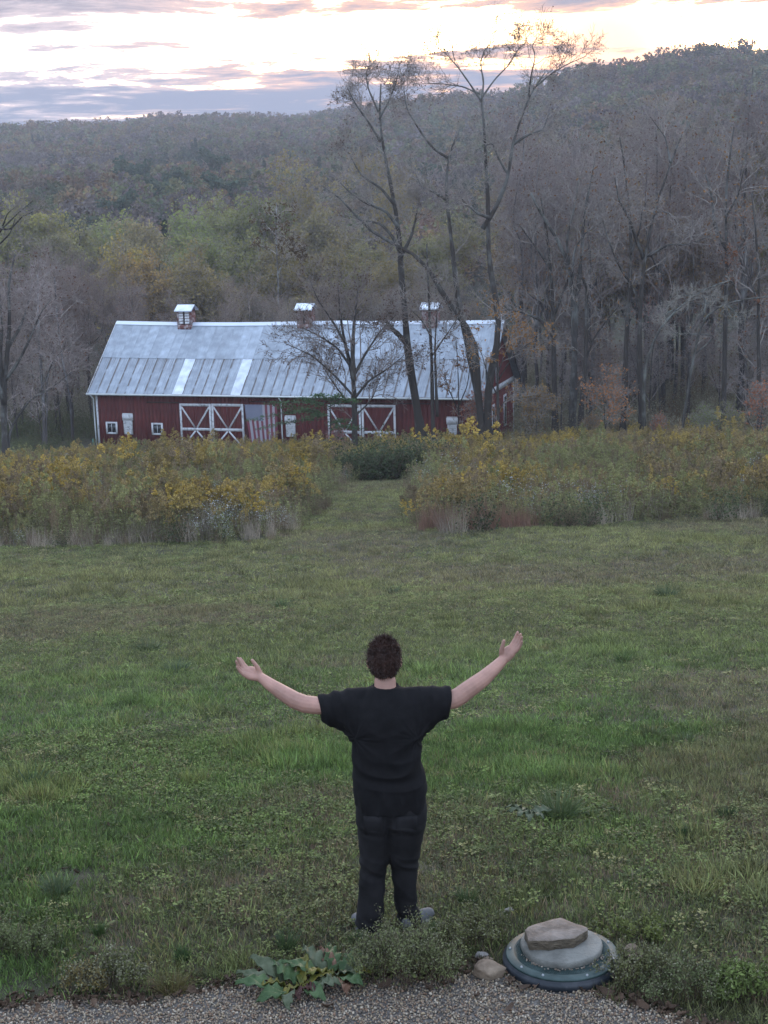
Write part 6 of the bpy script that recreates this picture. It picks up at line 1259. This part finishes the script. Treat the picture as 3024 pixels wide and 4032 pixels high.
for x0, x1 in ((1432, 1505), (1556, 1640)):
    a, b = L(x0, 3178, 0), L(x1, 3180, 0); V = []
    for j in range(5):
        for i in range(6):
            u, v = i / 5, j / 4; xx = a[0] + (b[0] - a[0]) * (u if v < .7 else .5 + (u - .5) * (1 - (v - .7) * .9)); zz = a[2] - .13 * v; V.append((xx, -.131 + .055 * max(0, (abs(xx - L(1530, 3200)[0]) - .05)) ** 1 * 2 - .008 + .11 * max(0, v - .45) ** 2, zz))
    i = (np.arange(4)[:, None] * 6 + np.arange(5)[None]).ravel(); o = Geo().add(V, np.stack([i, i + 1, i + 7, i + 6], 1)).build('back_pocket', M['jeans'], person, True); md = o.modifiers.new('t', 'SOLIDIFY'); md.thickness = .004
# ---- shoes
def shoe(px, py, rz, dy):
    p = L(px, py, dy); p[2] = 0; s = empty('shoe'); s.parent = person; s.location = p; s.rotation_euler = (0, 0, rz); s.scale = (.85, .85, .85); g = Geo()
    rows = [(-.10, .030, .055), (-.07, .038, .085), (-.02, .040, .095), (.05, .043, .075), (.11, .047, .058), (.16, .045, .050), (.19, .030, .035)]; n = 14; V = []
    for y, w_, h in rows:
        for k in range(n):
            a = k / n * 2 * math.pi; V.append((w_ * math.cos(a), y, .022 + max(-.012, h * math.sin(a) * (1 if math.sin(a) > 0 else .2))))
    i = np.arange(len(rows) - 1)[:, None] * n; j = np.arange(n)[None]; j2 = (j + 1) % n; e = (len(rows) - 1) * n; k0 = len(V); V += [(0, -.105, .045), (0, .20, .03)]
    g.add(V, np.stack([i + j, i + j2, i + n + j2, i + n + j], -1).reshape(-1, 4), [(k0, (q + 1) % n, q) for q in range(n)] + [(k0 + 1, e + q, e + (q + 1) % n) for q in range(n)])
    u = g.build('upper', M['shoe'], s, True); md = u.modifiers.new('s', 'SUBSURF'); md.levels = md.render_levels = 1
    g = Geo(); a = np.arange(24) * 2 * math.pi / 24; Y = .05 + .152 * np.sin(a); Wd = (.045 + .006 * np.sin(a)) * np.cos(a); V = [(x_, y_, z_) for z_ in (0, .024) for x_, y_ in zip(Wd, Y)]; j = np.arange(24); j2 = (j + 1) % 24
    g.add(V + [(0, .05, .024)], np.stack([j, j2, j2 + 24, j + 24], 1), [(24 + q, 24 + (q + 1) % 24, 48) for q in range(24)]); g.build('sole', M['sole'], s)
shoe(1436, 3690, .35, .02); shoe(1628, 3650, -.75, .09)
# ---- hair: cap plus many short curved locks
r = np.random.default_rng(2); g = Geo(); V, Tt = ico(4, 1, 0); front = (V[:, 1] > .45) & (V[:, 2] < .42); side = (V[:, 2] < -.30) & (V[:, 1] > -.1); low = V[:, 2] < -.80; bad = front | side | low
VV = V * np.array([.0875, .106, .117]) + hc + np.array([0, -.006, .004]); nse = np.array([mnoise.noise(Vector(v * 4)) for v in V]); VV = hc + (VV - hc) * (1 + .05 * nse)[:, None]
keep = ~bad[Tt].any(1); g.add(VV, T=Tt[keep]); g.build('scalp_hair', M['hair'], person, True)
vi = np.where(~bad)[0]; k = vi[r.integers(0, len(vi), 5200)]; N_ = unit(V[k]); b = VV[k] + r.normal(size=(len(k), 3)) * .004 - N_ * .004
down = np.array([0, -.05, -1.0]); swirl = np.cross(N_, np.array([0, .3, 1.0])); d = unit(N_ * (.55 + .5 * np.clip(N_[:, 2:3], 0, 1)) + down * (.55 - .35 * np.clip(N_[:, 2:3], -1, 1)) + swirl * r.normal(size=(len(k), 1)) * .6 + r.normal(size=(len(k), 3)) * .35)
Ls = r.uniform(.012, .025, len(k)) * (1 + .5 * np.clip(N_[:, 2], 0, 1)) * np.where(V[k][:, 2] < -.45, .6, 1); g = Geo(); blades(g, b, d, Ls, np.full(len(k), .0022), r, 4, -.18, .22); o = g.build('hair', M['hair'], person); o['kind'] = 'stuff'
# ------------------------------------------------------------------ evening haze in the valley
hm = bpy.data.materials.new('haze'); hm.use_nodes = True; nt = hm.node_tree; nt.nodes.clear(); pv = nt.nodes.new('ShaderNodeVolumePrincipled'); ou = nt.nodes.new('ShaderNodeOutputMaterial'); nt.links.new(pv.outputs[0], ou.inputs['Volume'])
pv.inputs['Color'].default_value = (0.80, 0.85, 0.97, 1); pv.inputs['Density'].default_value = 0.00028; pv.inputs['Anisotropy'].default_value = 0.3
co = [o.matrix_world @ Vector(c) for o in SC.objects if o.type == 'MESH' and o.name.startswith('ground') for c in o.bound_box]
g = Geo().box(-1330, 1330, -75, 1330, min(c.z for c in co) - 1, 95); tag(g.build('haze', hm), 'thin bluish evening haze filling the valley', None, None, 'stuff')
